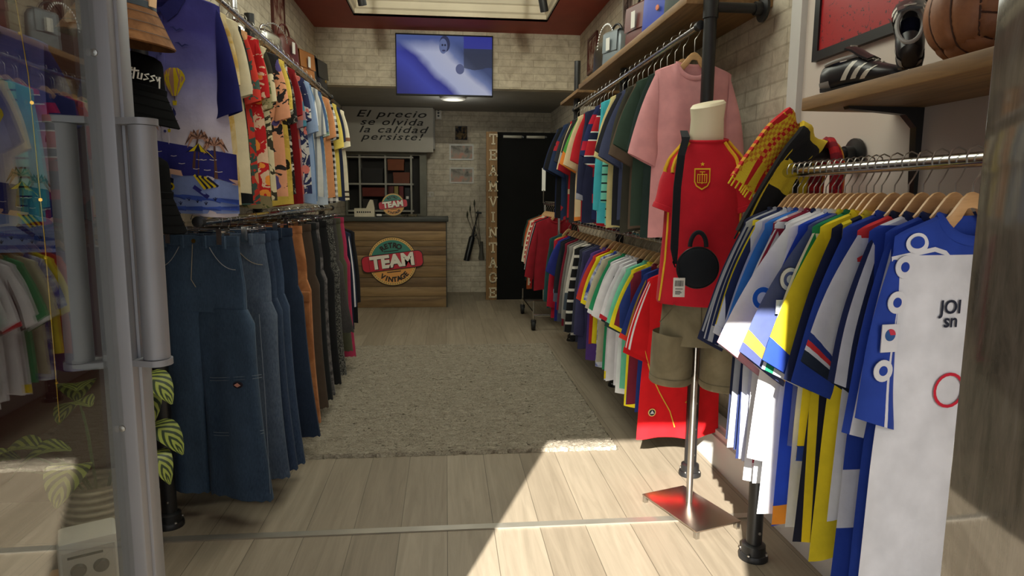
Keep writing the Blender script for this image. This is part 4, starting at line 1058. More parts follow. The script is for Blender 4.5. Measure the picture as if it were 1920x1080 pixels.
def cross_bag():
    BK = cloth(('p', (26, 30, 36)))
    t = thing('crossbody_bag', 'small round black bag hanging by its strap on the red shirt', 'bag', (0.945, 2.425, 1.09), radians(-10))
    m = MB(); prof = [(0.0, -0.024), (0.060, -0.022), (0.074, -0.014), (0.077, 0.0), (0.074, 0.014), (0.06, 0.022), (0.0, 0.024)]
    m.lathe(prof, 32, M=T(rx=pi/2)); bd = m.build('body', BK, t)
    z = MB(); z.tube([(0.0775*cos(a), -0.010, 0.0775*sin(a)) for a in [2*pi*k/40 for k in range(41)]], 0.0028, 6); z.build('zip', plain('zip_black', (18, 18, 20), 0.4), bd)
    h = MB(); h.tube([(0.030*cos(a)*1.0, 0, 0.078+0.055*sin(a)) for a in [pi*k/14 for k in range(15)]], 0.0085, 8); h.build('handle', BK, t)
    s = MB(); pts = [(-0.082, 0.0, 0.012), (-0.086, 0.012, 0.07), (-0.079, 0.042, 0.30), (-0.064, 0.072, 0.42), (-0.040, 0.118, 0.492), (-0.036, 0.20, 0.524), (-0.016, 0.285, 0.508), (0.01, 0.345, 0.40), (0.02, 0.37, 0.25)]
    vs = []; W2 = 0.015
    R = []
    for i, p in enumerate(pts):
        p = Vector(p); q = (Vector(pts[min(i+1, len(pts)-1)])-Vector(pts[max(i-1, 0)])).normalized(); side = Vector((1, 0.15, 0.0)).normalized(); nn = q.cross(side).normalized()
        w = 0.006 if i == 0 else W2
        R.append([p-side*w-nn*0.0015, p+side*w-nn*0.0015, p+side*w+nn*0.0015, p-side*w+nn*0.0015])
    s.rings(R, 0, True, True, True); st = s.build('strap', BK, t, smooth=False)
    c = MB(); c.tube([(-0.082, -0.004, 0.0), (-0.092, -0.004, 0.02), (-0.082, -0.004, 0.045), (-0.073, -0.004, 0.02), (-0.082, -0.004, 0.0)], 0.003, 6); c.build('snap_hook', plain('dark_metal', (40, 40, 44), 0.3, 0.8), st)
    g = thing('price_tag', 'white card price tag with barcode hanging below the round black bag', 'tag', (0.872, 2.41, 1.055), radians(-8))
    m = MB(); m.box(-0.022, -0.001, -0.075, 0.022, 0.001, -0.002, bev=0.0008); cd = m.build('card', PAPER, g)
    x = -0.016; rnd = random.Random(3); m = MB()
    while x < 0.015:
        w = rnd.choice((0.001, 0.0018)); m.box(x, -0.0016, -0.034, x+w, -0.0009, -0.012); x += w+rnd.choice((0.0008, 0.0016))
    for zz, w in ((-0.044, 0.028), (-0.053, 0.02), (-0.058, 0.024), (-0.063, 0.018)): m.box(-0.014, -0.0016, zz-0.0012, -0.014+w, -0.0009, zz+0.0012)
    m.build('barcode', BLACKP, cd, smooth=False)
    m = MB(); m.tube([(0, 0, -0.006), (-0.001, -0.002, 0.03), (-0.004, 0.0, 0.06)], 0.0012, 5); m.build('cord', BLACKP, g)
cross_bag()

# ------------------------------------------------------------------ scarves over the post arm
def scarf(name, label, pts, w, mats_fn, loc=(0, 0, 0), th=0.008, fringe=None):
    t = thing(name, label, 'scarf', loc, group=None)
    m = MB(); R = []; pv = [Vector(p) for p in pts]
    # smooth path
    P = []
    for i in range(len(pv)-1):
        a, b_, c, d = pv[max(0, i-1)], pv[i], pv[i+1], pv[min(len(pv)-1, i+2)]
        for k in range(6):
            u = k/6; P.append(0.5*((2*b_)+(c-a)*u+(2*a-5*b_+4*c-d)*u*u+(3*b_-a-3*c+d)*u**3))
    P.append(pv[-1]); n = len(P)
    nw = 9; vs = []; uv = []
    for i, p in enumerate(P):
        q = (P[min(i+1, n-1)]-P[max(i-1, 0)]).normalized(); side = Vector((0.72, 0.25, -0.64)) if abs(q.z) < 0.999 else Vector((1, 0, 0))
        side = (side-q*side.dot(q)).normalized(); nn = q.cross(side).normalized()
        top = []; bot = []
        for k in range(nw):
            f = -1+2*k/(nw-1); off = 0.007*sin(f*5+i*0.25)
            top.append(p+side*f*w+nn*(th+off)); bot.append(p+side*f*w+nn*(-th+off))
        ring = top+bot[::-1]; R.append(ring)
    N = 2*nw; vs = [p for r in R for p in r]; uv = []
    for i in range(n):
        for k in range(N):
            kk = k if k < nw else N-1-k; uv.append((kk/(nw-1), i/(n-1)))
    fs = [(i*N+k, i*N+(k+1) % N, (i+1)*N+(k+1) % N, (i+1)*N+k) for i in range(n-1) for k in range(N)]+[tuple(range(N))[::-1], tuple((n-1)*N+k for k in range(N))]
    m.add(vs, fs, 0, None, uv); b_ = m.build('knit', mats_fn, t)
    if fringe:
        fm = MB(); q = (P[-1]-P[-2]).normalized()
        for k in range(9):
            a = R[-1][k]; fm.tube([a-q*0.002, a+q*0.03+Vector((0.002*sin(k*3), 0, 0))], 0.003, 5)
        fm.build('fringe', cloth(('p', fringe)), b_)
    return t
def scarf_mat(name, base, cols, checks):
    t = NT(name); u, v, _ = t.sep(t.co('UV'))
    w = t.math('ADD', u, t.math('MULTIPLY', t.math('SINE', t.math('MULTIPLY', v, 9.0)), 0.04))
    col = t.ramp(w, [(p, lin(c)) for p, c in base], True)
    ck = t.n('TexChecker'); cv = t.n('CombineXYZ'); t.l(u, cv.inputs[0]); t.l(v, cv.inputs[1])
    mp = t.n('Mapping'); t.l(cv.outputs[0], mp.inputs[0]); mp.inputs['Scale'].default_value = checks; t.l(mp.outputs[0], ck.inputs[0])
    ck.inputs['Color1'].default_value = lin(cols[0]); ck.inputs['Color2'].default_value = lin(cols[1]); ck.inputs['Scale'].default_value = 1.0
    msk = t.ramp(t.noise(t.co('Object'), 9, 2), [(0.0, (0, 0, 0, 1)), (0.44, (1, 1, 1, 1))], True)
    t.fin(t.mix(t.math('MULTIPLY', msk, cols[2]), col, ck.outputs[0]), 0.9); t.bump(t.noise(t.co('Object'), 160, 2), 0.4, 0.004); return t.mat
YL, RD, BK2 = (232, 204, 50), (200, 30, 34), (26, 26, 28)
scarf('football_scarf', 'red and yellow chequered knitted scarf slung over the black post', [(1.225, 2.36, 1.36), (1.235, 2.345, 1.50), (1.222, 2.30, 1.598), (1.185, 2.218, 1.605), (1.115, 2.208, 1.555), (1.055, 2.200, 1.475), (1.005, 2.195, 1.395)], 0.058,
      scarf_mat('red_yellow_knit', [(0, RD), (0.12, YL), (0.42, RD), (0.58, YL), (0.9, RD)], (RD, YL, 0.55), (10, 46, 1)), fringe=YL)
scarf('football_scarf', 'black and yellow knitted scarf hanging in front of the red and yellow one', [(1.275, 2.34, 1.37), (1.282, 2.325, 1.49), (1.265, 2.25, 1.57), (1.215, 2.168, 1.545), (1.15, 2.158, 1.475), (1.095, 2.152, 1.385), (1.05, 2.150, 1.29), (1.015, 2.150, 1.22)], 0.056,
      scarf_mat('black_yellow_knit', [(0, BK2), (0.15, YL), (0.20, BK2), (0.82, YL), (0.88, BK2)], (BK2, YL, 1.0), (0.9, 7, 1)), fringe=BK2)
scarf('football_scarf', 'dark red scarf end hanging under the flanged wall arm behind football hangers', [(1.335, 2.326, 1.36), (1.345, 2.318, 1.48), (1.348, 2.27, 1.55), (1.348, 2.216, 1.48), (1.348, 2.212, 1.33)], 0.025,
      scarf_mat('claret_knit', [(0, (150, 26, 40)), (0.8, YL), (0.88, (150, 26, 40))], (RD, (120, 20, 34), 0.6), (3, 20, 1)))

# ------------------------------------------------------------------ boot shelf, boots, ball, poster
def plank(name, label, x0, y0, z0, x1, y1, z1, brackets=()):
    t = thing(name, label, 'shelf', (x0, y0, z0))
    m = MB(); m.box(0, 0, 0, x1-x0, y1-y0, z1-z0, bev=0.003); m.build('board', SHELFW, t)
    for (y, wallx, drop, th) in brackets:
        b_ = MB(); w = wallx-x0; y -= y0; s = 1 if w > 0 else -1
        poly = [(w, 0), (w-s*0.34*0.72, 0), (w-s*0.24, -0.008), (w-s*0.06, -0.022), (w-s*0.022, -0.06), (w-s*0.012, -drop), (w, -drop)]
        b_.prism(poly, y-th, y+th); b_.build('bracket', BLACKM, t, smooth=False)
    return t
plank('wall_shelf', 'thick oak shelf carrying football boots and an old leather ball', 1.135, 1.05, 1.628, 1.45, 2.09, 1.668, brackets=((1.96, 1.45, 0.26, 0.014), (1.22, 1.45, 0.26, 0.014)))
def boot(name, label, loc, rot):
    t = thing(name, label, 'football boot', loc, rot=rot)
    BL, WHL, GRY = plain('black_boot_leather', (34, 34, 38), 0.35), plain('white_boot_leather', (216, 212, 200), 0.4), plain('grey_suede', (150, 148, 146), 0.7)
    NVY = plain('navy_lining', (34, 38, 64), 0.7)
    # x: length, heel at 0, toe at 0.28
    st = [(0.0, 0.018, 0.010, 0.062), (0.01, 0.028, 0.004, 0.078), (0.05, 0.034, 0.002, 0.088), (0.10, 0.034, 0.006, 0.092), (0.14, 0.036, 0.006, 0.088), (0.18, 0.042, 0.002, 0.070), (0.22, 0.044, 0.001, 0.054), (0.255, 0.036, 0.004, 0.042), (0.275, 0.020, 0.010, 0.030), (0.281, 0.004, 0.016, 0.022)]
    R = []
    n = 24
    for x, hw, zb, zt in st:
        r = []
        for k in range(n):
            a = 2*pi*k/n; c, s = cos(a), sin(a)
            y = hw*(abs(c)**0.75)*(1 if c > 0 else -1)*(1.0 if s < 0.2 else 1.0-0.35*(s-0.2)); z = (zb+zt)/2+(zt-zb)/2*(abs(s)**0.8)*(1 if s > 0 else -1)
            r.append((x, y, z))
        R.append(r)
    up = MB(); mi = []
    up.rings(R, 0, True, True, True)
    # shape: the ankle opening is cut by leaving its faces out
    keep = [(f, m_) for f, m_ in zip(up.f, up.m) if not (len(f) == 4 and all(0.015 < up.v[i][0] < 0.135 and up.v[i][2] > 0.074 for i in f))]
    up.f = [k[0] for k in keep]; up.m = [k[1] for k in keep]
    b_ = up.build('upper', BL, t)
    c = MB(); R2 = [[(x-0.0015, y*1.03, z) for x, y, z in R[j]] for j in (0, 1, 2)]
    c.rings([[(r[k][0]-0.001, r[k][1]*1.02, min(r[k][2], 0.07)) for k in range(13, 24)]+[(r[k][0]-0.001, r[k][1]*1.02, min(r[k][2], 0.07)) for k in range(0, 1)] for r in R2], 0, False); c.build('heel_counter', GRY, b_)
    ins = MB(); ins.rings([ell(0.078, 0, z, 0.052*f, 0.026*f, 16) for z, f in ((0.080, 1.0), (0.06, 1.0), (0.035, 0.95), (0.030, 0.01))], 0, True); ins.build('lining', NVY, b_)
    co = MB(); co.tube([(0.075+0.062*cos(a), 0.029*sin(a), 0.086+0.006*cos(a*1)) for a in [2*pi*k/24 for k in range(25)]], 0.0055, 8); co.build('ankle_collar', GRY, b_)
    tg = MB(); tg.rings([[(0.125+dx, y, z+abs(y)*-0.3) for y in (-0.028, -0.014, 0, 0.014, 0.028)]+[(0.128+dx, y, z+0.005+abs(y)*-0.3) for y in (0.028, 0.014, 0, -0.014, -0.028)] for dx, z in ((0.05, 0.078), (0.02, 0.094), (-0.005, 0.112), (-0.03, 0.122))], 0, True, True, True); to = tg.build('tongue', BL, t)
    lg = MB(); lg.box(-0.014, -0.001, -0.002, 0.014, 0.0012, 0.002, 0, T(0.108, 0, 0.123, rz=pi/2)); lg.build('tongue_mark', WHL, to)
    for s in (-1, 1):
        for j in range(3):
            m = MB(); x0 = 0.098+0.036*j; pts = []
            R3 = []
            for q in range(6):
                f = q/5; xx = x0+0.034*(1-f)*-1+0.03; zz = 0.018+0.055*f*(1-0.10*j); 
                xx = x0+0.036*f*1.0
                i = max(i_ for i_ in range(len(st)) if st[i_][0] <= xx); i2 = min(i+1, len(st)-1); g = (xx-st[i][0])/max(1e-6, st[i2][0]-st[i][0])
                hw = st[i][1]+(st[i2][1]-st[i][1])*g; zb = st[i][2]+(st[i2][2]-st[i][2])*g; zt = st[i][3]+(st[i2][3]-st[i][3])*g
                zz = zb+(zt-zb)*(0.22+0.62*f); sn = (zz-(zb+zt)/2)/((zt-zb)/2); cs = sqrt(max(0, 1-abs(sn)**2.5))
                y = s*(hw*cs**0.75*(1.0 if sn < 0.2 else 1-0.35*(sn-0.2))+0.0018)
                R3.append([(xx-0.009, y, zz), (xx+0.009, y-s*0.0004, zz)])
            m.rings(R3, 0, False); m.build('side_stripe', WHL, b_)
    so = MB(); so.rings([[(x, hw*1.04*sgn, zb+dz) for sgn in (-1, -0.5, 0.5, 1)] for x, hw, zb, zt in st for dz in (0,)], 0, False)
    R4 = []
    for x, hw, zb, zt in st: R4.append([(x, -hw*0.98, zb+0.004), (x, -hw*0.98, zb-0.004), (x, hw*0.98, zb-0.004), (x, hw*0.98, zb+0.004)])
    so = MB(); so.rings(R4, 0, True, True, True); sole = so.build('sole', BLACKP, t)
    for x, y in ((0.03, -0.018), (0.03, 0.018), (0.07, -0.018), (0.07, 0.018), (0.17, -0.028), (0.17, 0.028), (0.21, -0.028), (0.21, 0.028), (0.245, -0.015), (0.245, 0.015)):
        k = MB(); k.lathe([(0.004, -0.013), (0.0055, -0.012), (0.008, 0.0)], 10, (x, y, 0)); k.build('stud', plain('stud_cream', (196, 180, 150), 0.5), sole)
    la = MB()
    for j in range(5):
        x = 0.135+0.017*j; z = 0.093-0.0085*j; la.tube([(x, -0.018, z-0.006), (x+0.004, 0, z+0.003), (x+0.002, 0.018, z-0.006)], 0.0022, 5)
    la.build('lace', WHL, t)
    return t
boot('football_boot', 'black football boot with three white stripes lying sideways on the oak shelf', (1.195, 2.07, 1.682), (radians(4), 0, radians(-72)))
boot('football_boot', 'football boot standing on its heel with grey toe up, against the leather ball', (1.215, 1.70, 1.685), (radians(-6), radians(-48), radians(58)))
def ball():
    t = NT('aged_leather'); co = t.co(); f = t.noise(co, 7, 5, 0.65)
    t.fin(t.ramp(f, [(0.3, lin((104, 64, 42))), (0.7, lin((164, 110, 74)))]), 0.5); t.bump(t.noise(co, 60, 3), 0.2, 0.003)
    r = 0.128; o = thing('leather_football', 'old brown leather lace-up football at the shelf end beside boots', 'ball', (1.285, 1.545, 1.667+r))
    bm = bmesh.new(); bmesh.ops.create_icosphere(bm, subdivisions=5, radius=1)
    # panel pattern: six faces of three bands, grooves along the borders
    for v in bm.verts:
        n = v.co.normalized(); ax = [abs(c) for c in n]; k = ax.index(max(ax)); q = sorted(ax, reverse=True)
        a, b_ = [n[(k+1) % 3]/abs(n[k]), n[(k+2) % 3]/abs(n[k])]
        band = a if k != 2 else b_
        band = math.atan(band)/(pi/4)
        d = min(abs(abs(band)-0.36), 1.0)*0.55
        e = (1-max(abs(a), abs(b_)))*0.6
        d = min(d, e)
        v.co = n*r*(1-0.06*exp(-(d/0.045)**2)+0.004*sin(n.x*9)*sin(n.y*8))
    vs = [v.co.copy() for v in bm.verts]; fs = [[v.index for v in f.verts] for f in bm.faces]; bm.free()
    m = MB(); m.add(vs, fs); b_ = m.build('leather_panels', t.mat, o)
    sm = MB()
    for k in range(3):
        for sg in (-1, 1):
            for off in (-0.36, 0.36, -1, 1):
                tv = math.tan(off*pi/4); pts = []
                for j in range(17):
                    w = math.tan((-1+j/8)*pi/4); n_ = [0, 0, 0]; n_[k] = sg
                    if k != 2: n_[(k+1) % 3] = tv; n_[(k+2) % 3] = w
                    else: n_[(k+2) % 3] = tv; n_[(k+1) % 3] = w
                    pts.append(Vector(n_).normalized()*r*0.952)
                sm.tube(pts, 0.0026, 5)
    sm.build('stitched_seam', plain('dark_seam_leather', (66, 38, 26), 0.7), b_)
    lc = MB(); cen = Vector((-0.62, -0.42, 0.66)).normalized(); tang = Vector((0.55, -0.8, 0.1)); tang = (tang-cen*tang.dot(cen)).normalized()
    ol = []
    for k in range(40):
        a = 2*pi*k/40; p = (cen+tang*0.42*cos(a)+cen.cross(tang)*0.075*sin(a)).normalized()*(r*1.004); ol.append(p)
    lc.tube(ol+[ol[0]], 0.0028, 6); lc.build('raised_oval_seam', plain('pale_leather', (176, 122, 92), 0.5), b_)
    l2 = MB()
    for k in range(13):
        f = -0.33+0.055*k; p = (cen+tang*f+cen.cross(tang)*0.035).normalized()*r*1.004; q = (cen+tang*(f+0.012)-cen.cross(tang)*0.035).normalized()*r*1.004
        l2.tube([p, (p+q)/2*1.008, q], 0.0026, 5)
    l2.build('lacing', plain('lace_leather', (150, 98, 74), 0.5), b_)
ball()
def poster_frame(name, label, cat, c, w, h, nrm, mat_face, frame_mat, fw=0.03, th=0.02, glass=False, group=None):
    """framed picture; nrm: '+x','-x','-y' the way it faces"""
    rz = {'-y': 0, '-x': -pi/2, '+x': pi/2}[nrm]
    o = thing(name, label, cat, c, rz, group)
    m = MB()
    for a in ((-w/2, -th, -h/2, -w/2+fw, 0, h/2), (w/2-fw, -th, -h/2, w/2, 0, h/2), (-w/2+fw, -th, -h/2, w/2-fw, 0, -h/2+fw), (-w/2+fw, -th, h/2-fw, w/2-fw, 0, h/2)): m.box(*a)
    m.build('frame', frame_mat, o, smooth=False)
    p = MB(); p.box(-w/2+fw, -th*0.6, -h/2+fw, w/2-fw, 0, h/2-fw); p.build('picture', mat_face, o, smooth=False)
    return o
def nmat(name, a, b_, s, **k): return cloth(('n', a, b_, s))
t = NT('red_signed_cloth'); f = t.noise(t.co('Object', (1, 1, 1)), 26, 3, 0.6, 2.0)
t.fin(t.ramp(f, [(0.0, lin((170, 36, 40))), (0.60, lin((170, 36, 40))), (0.64, lin((70, 30, 40)))]), 0.35)
poster_frame('framed_poster', 'black frame round a red cloth covered in scribbles above the boots', 'framed picture', (1.45, 2.275, 2.21), 0.61, 0.66, '-x', t.mat, BLACKM, 0.035)

# ------------------------------------------------------------------ shelves and bags
plank('wall_shelf', 'long oak shelf of handbags over the T-shirt rail', 1.09, 3.07, 2.222, 1.5, 5.55, 2.262)
plank('wall_shelf', 'long oak shelf of bags over the printed shirts', -1.38, 4.68, 2.315, -1.165, 7.38, 2.355)
plank('wall_shelf', 'short oak shelf above the printed shirts by the entrance', -1.30, 3.22, 2.432, -0.99, 3.78, 2.472)
plank('wall_shelf', 'small high shelf end beyond the bag shelf by the television', 1.12, 5.75, 2.232, 1.5, 6.6, 2.262)
def bag(name, label, loc, w, d, h, mat, rz=0, handle=None, tag_=False, flap=None, buckle=None, round_=4.0, strap_chain=False):
    t = thing(name, label, 'bag', loc, rz)
    m = MB(); R = []
    for q, s in ((0.0, 0.9), (0.02, 0.97), (0.12, 1.0), (0.5, 1.0), (0.82, 0.94), (0.95, 0.82), (1.0, 0.6), (1.003, 0.01)):
        R.append(ell(0, 0, h*q, w/2*(s if q > 0.9 else 1*(0.93+0.07*s)), d/2*s*(1.0 if q < 0.3 else 1-0.25*q), 28, round_))
    m.rings(R, 0, True, True, False); b_ = m.build('body', mat, t)
    if flap:
        f = MB(); f.rings([[(x, -d/2*(1.03-0.25*q)-0.004, h*q) for x in (-w*0.40, -w*0.2, 0, w*0.2, w*0.40)] for q in (0.42, 0.6, 0.8, 0.95)], 0, False)
        f.rings([[(x, -d/2*(1.03-0.25*q)-0.004, h*q) for x in (-w*0.40, -w*0.2, 0, w*0.2, w*0.40)] for q in (0.95,)]+[[(x, y, h*1.02) for x in (-w*0.40, -w*0.2, 0, w*0.2, w*0.40)] for y in (-d*0.25, d*0.2)], 0, False)
        f.build('flap', flap, b_)
    if handle:
        k = MB(); hw, hh, hm = handle; k.tube([(hw*cos(a), 0, h*0.96+hh*sin(a)) for a in [pi*j/16 for j in range(17)]], 0.008, 8); k.build('handle', hm, t)
    if tag_:
        g = MB(); g.box(-0.025, -d/2-0.012, h*0.45, 0.02, -d/2-0.010, h*0.80); g.build('price_card', PAPER, t, smooth=False)
    if buckle:
        u = MB(); u.lathe([(0, 0.004), (0.014, 0.003), (0.016, 0.0)], 16, M=T(w*0.1, -d/2-0.004, h*0.35, rx=pi/2)); u.build('emblem', buckle, b_)
    if strap_chain:
        u = MB()
        for j in range(22):
            a = pi*j/21; x, z = w*0.52*cos(a), h*0.75+h*0.55*sin(a); u.tube([(x+0.007*cos(e), -d/2-0.006+0.004*sin(e), z+0.007*sin(e)) for e in [2*pi*q/6 for q in range(7)]], 0.002, 4)
        u.build('chain', CHROME, t)
    return t
LBK = plain('black_leather', (32, 32, 34), 0.35); LBR = plain('oxblood_leather', (96, 40, 34), 0.4); LTAN = plain('tan_leather', (170, 110, 50), 0.45)
LGR = plain('silver_grey_leather', (136, 146, 152), 0.35, 0.3); NYB = plain('blue_nylon', (32, 60, 168), 0.5); NYG = plain('dark_green_nylon', (40, 52, 46), 0.6)
PUF = cloth(('h', (46, 46, 44), ((22, 22, 22), 0.85, 1.0), 0.045))
S2 = 2.262
bag('handbag', 'black quilted handbag with chain at the television end of the bag shelf', (1.27, 5.06, S2), 0.28, 0.16, 0.27, PUF, radians(-80), (0.11, 0.10, LBK), strap_chain=True)
bag('handbag', 'dark flat handbag with glittering edge, last on the bag shelf', (1.25, 5.39, S2), 0.24, 0.09, 0.30, plain('glitter_leather', (80, 74, 64), 0.25, 0.6), radians(-75))
bag('clutch_bag', 'silver grey clutch bag beside the brown handbag', (1.19, 4.78, S2), 0.22, 0.09, 0.24, LGR, radians(-70), flap=LGR, tag_=True)
bag('handbag', 'oxblood leather handbag with white price card on the bag shelf', (1.24, 4.22, S2), 0.32, 0.15, 0.28, LBR, radians(-75), (0.09, 0.09, LBK), True, LBR)
bag('shoulder_bag', 'bright blue nylon bag with orange emblem on the bag shelf', (1.23, 3.78, S2), 0.32, 0.16, 0.34, NYB, radians(-72), (0.11, 0.1, LBK), buckle=plain('orange_rubber', (214, 120, 80), 0.5))
bag('shoulder_bag', 'dark green bag on the bag shelf next to the blue one', (1.23, 3.42, S2), 0.30, 0.16, 0.28, NYG, radians(-75), buckle=GOLD)
bag('handbag', 'silver shiny bag at the near end of the printed-shirt shelf', (-1.275, 5.16, S2+0.093), 0.34, 0.13, 0.16, plain('crumpled_silver', (190, 188, 180), 0.22, 0.9), radians(78), (0.1, 0.05, CHROME), strap_chain=True)
bag('handbag', 'oxblood bag with yellow card on the printed-shirt shelf', (-1.275, 5.70, S2+0.093), 0.32, 0.14, 0.25, LBR, radians(75), (0.09, 0.10, LBR), True)
bag('handbag', 'tan leather bag between the oxblood bag and the black backpack', (-1.275, 6.30, S2+0.093), 0.36, 0.15, 0.26, LTAN, radians(75), None, True, LTAN)
bag('backpack', 'small black backpack at the far end of the printed-shirt shelf', (-1.27, 6.95, S2+0.093), 0.34, 0.18, 0.31, LBK, radians(80), (0.05, 0.05, LBK), False, LBK, GOLD)
bag('handbag', 'white shiny bag high on the short shelf by the entrance', (-1.15, 3.5, 2.472), 0.26, 0.14, 0.2, plain('pearl_leather', (196, 190, 176), 0.3, 0.2), radians(75), (0.08, 0.07, LBK))
bh = bag('shoulder_bag', 'tan bag with black top hanging at the till end of the printed-shirt rail', (-1.07, 6.535, 1.80), 0.14, 0.10, 0.34, LTAN, 0.0, None)
m = MB(); m.rings([ell(0, 0, z, 0.075*f, 0.056*f, 24, 4.0) for z, f in ((0.315, 1.0), (0.318, 1.04), (0.355, 1.0), (0.36, 0.02))]); m.build('black_top', LBK, bh)
m = MB(); m.tube([(0, -0.03, 0.35), (0, -0.028, 0.46), (0, 0, 0.499), (0, 0.028, 0.46), (0, 0.03, 0.35)], 0.005, 6); m.build('strap', LBK, bh)
def pipe():
    t = thing('chrome_pipe', 'shiny chrome pipe running up the brick wall beside the silver bag', 'pipe', (-1.31, 4.50, 2.36))
    m = MB(); m.tube([(0, 0, 0), (0, 0, 0.86)], 0.028, 16); m.build('tube', CHROME, t)
    e = MB(); e.lathe([(0.07, -0.006), (0.07, 0.01), (0.05, 0.05), (0.03, 0.07)], 20); e.build('foot_cover', CHROME, t)
pipe()
BROWNP = cloth(('n', (110, 50, 40), (190, 170, 150), 9)); DKP = cloth(('n', (60, 40, 40), (150, 130, 120), 10))
poster_frame('framed_print', 'small dark framed print high on the brick wall over the chrome pipe', 'framed picture', (-1.38, 4.70, 2.92), 0.26, 0.36, '+x', DKP, LBR, 0.03)
poster_frame('framed_print', 'tall red-brown framed print on the brick wall over the oxblood bag', 'framed picture', (-1.38, 5.95, 2.82), 0.42, 0.55, '+x', BROWNP, plain('red_brown_frame', (92, 44, 36), 0.5), 0.03)
poster_frame('framed_print', 'maroon framed print on the brick wall beside the television', 'framed picture', (1.5, 6.9, 2.79), 0.42, 0.36, '-x', BROWNP, LBR, 0.03)
poster_frame('framed_print', 'pair of small red pictures in a frame above the oxblood handbag', 'framed picture', (1.5, 5.55, 2.83), 0.34, 0.42, '-x', DKP, plain('white_wood_frame', (210, 200, 186), 0.5), 0.02)
poster_frame('framed_print', 'white framed print high above the blue nylon bag', 'framed picture', (1.5, 4.98, 2.92), 0.34, 0.42, '-x', BROWNP, plain('white_wood_frame', (210, 200, 186), 0.5), 0.02)

# ------------------------------------------------------------------ hats on the hat post
def hat(label, loc, s, cols, rot=(0, 0, 0), logo=None):
    t = thing('bucket_hat', label, 'hat', loc, rot=rot)
    prof_c = [(0.0, 0.122), (0.045, 0.121), (0.066, 0.112), (0.074, 0.098), (0.090, 0.03), (0.098, 0.0)]
    m = MB(); m.lathe([(r*s, z*s) for r, z in prof_c], 32); c = m.build('crown', cols[0], t)
    b_ = MB(); b_.lathe([(r*s, z*s) for r, z in ((0.098, 0.002), (0.120, -0.035), (0.142, -0.075), (0.160, -0.104), (0.157, -0.108), (0.117, -0.040), (0.095, -0.002))], 36); br = b_.build('brim', cols[1], t)
    bd = MB(); bd.lathe([(r*s, z*s) for r, z in ((0.0955, 0.018), (0.0995, 0.016), (0.1015, -0.002), (0.098, -0.004))], 32); bd.build('hat_band', cols[2], t)
    for k in range(3):
        st_ = MB(); f = 0.2+0.28*k; rr = (0.098+0.0605*f+0.003)*s; z = (-0.104*f)*s+0.0015; st_.tube([(rr*cos(a), rr*sin(a), z) for a in [2*pi*j/36 for j in range(37)]], 0.0008, 4); st_.build('brim_stitching', cols[2], br)
    return t, c
HB = plain('black_hat_cotton', (11, 11, 12), 0.95, spec=0.08)
def clip_(loc, label):
    t = thing('hat_clip', label, 'clip', loc); m = MB(); m.box(-0.008, -0.006, -0.03, 0.008, 0.006, 0.006, bev=0.002); m.build('jaw', CHROME, t); k = MB(); k.tube([(0, 0, 0), (0, 0.02, 0.006), (0, 0.036, 0.0)], 0.0025, 6); k.build('hook', CHROME, t)
h, c = hat('patchwork bucket hat of rust and grey with tan brim, top of the hat post', (-1.095, 2.485, 1.985), 1.12, (cloth(('n', (186, 128, 92), (70, 76, 84), 6)), cloth(('n', (112, 74, 44), (134, 92, 56), 14)), cloth(('p', (72, 80, 88)))), (radians(6), radians(5), 0.5))
m = MB(); m.box(0.015, -0.115, 0.005, 0.045, -0.111, 0.05, 0, T(0, 0.0, 0, rz=0.65)); m.build('woven_label', cloth(('p', (226, 190, 150))), c)
h, c = hat('black bucket hat with white scrawled lettering on the hat post', (-1.075, 2.52, 1.715), 0.98, (HB, HB, HB), (radians(10), radians(8), 0.78))
m = MB()
for st_ in ([(0.0, 0.9), (-0.3, 0.7), (0.0, 0.5), (-0.35, 0.25)], [(0.1, 0.95), (0.1, 0.2)], [(-0.15, 0.72), (0.32, 0.8)], [(0.3, 0.7), (0.3, 0.3), (0.48, 0.3), (0.48, 0.7)], [(0.85, 0.75), (0.62, 0.65), (0.85, 0.45), (0.6, 0.3)], [(1.2, 0.75), (0.98, 0.65), (1.2, 0.45), (0.95, 0.3)], [(1.3, 0.7), (1.4, 0.45), (1.55, 0.75), (1.5, 0.75), (1.62, 0.0)]):
    m.tube([(-0.048+0.052*x*1.1, -sqrt(max(0.0004, 0.0935**2-(-0.048+0.052*x*1.1)**2)), 0.018+0.05*z) for x, z in st_], 0.0030, 5)
m.build('lettering', cloth(('p', (226, 224, 216))), c)
h, c = hat('plain black bucket hat with a tiny oval label, lowest on the hat post', (-1.075, 2.495, 1.36), 1.08, (HB, HB, HB), (radians(8), radians(10), 0.62))
m = MB(); m.prism(disc(0.02, 0.03, 0.016, 0.010, n=16), -0.112, -0.100, 0); m.prism([(0.009, 0.03), (0.02, 0.024), (0.031, 0.03), (0.02, 0.037)], -0.1135, -0.110, 1); m.build('woven_label', [cloth(('p', (200, 110, 70))), cloth(('p', (226, 200, 180)))], c)
clip_((-1.125, 2.645, 1.845), 'chrome clip over the black hat with white lettering'); clip_((-1.105, 2.645, 1.485), 'chrome clip over the lowest black hat'); clip_((-1.10, 2.645, 1.60), 'spare chrome clip between the two black hats on the post')
g = thing('price_tag', 'white price tag hanging from the black hat with lettering', 'tag', (-1.005, 2.46, 1.655)); m = MB(); m.box(-0.014, -0.001, -0.055, 0.014, 0.001, 0.0); m.build('card', PAPER, g, smooth=False); m = MB(); m.tube([(0, 0, -0.004), (0.003, 0.004, 0.02), (-0.02, 0.02, 0.045)], 0.001, 4); m.build('cord', PAPER, g)

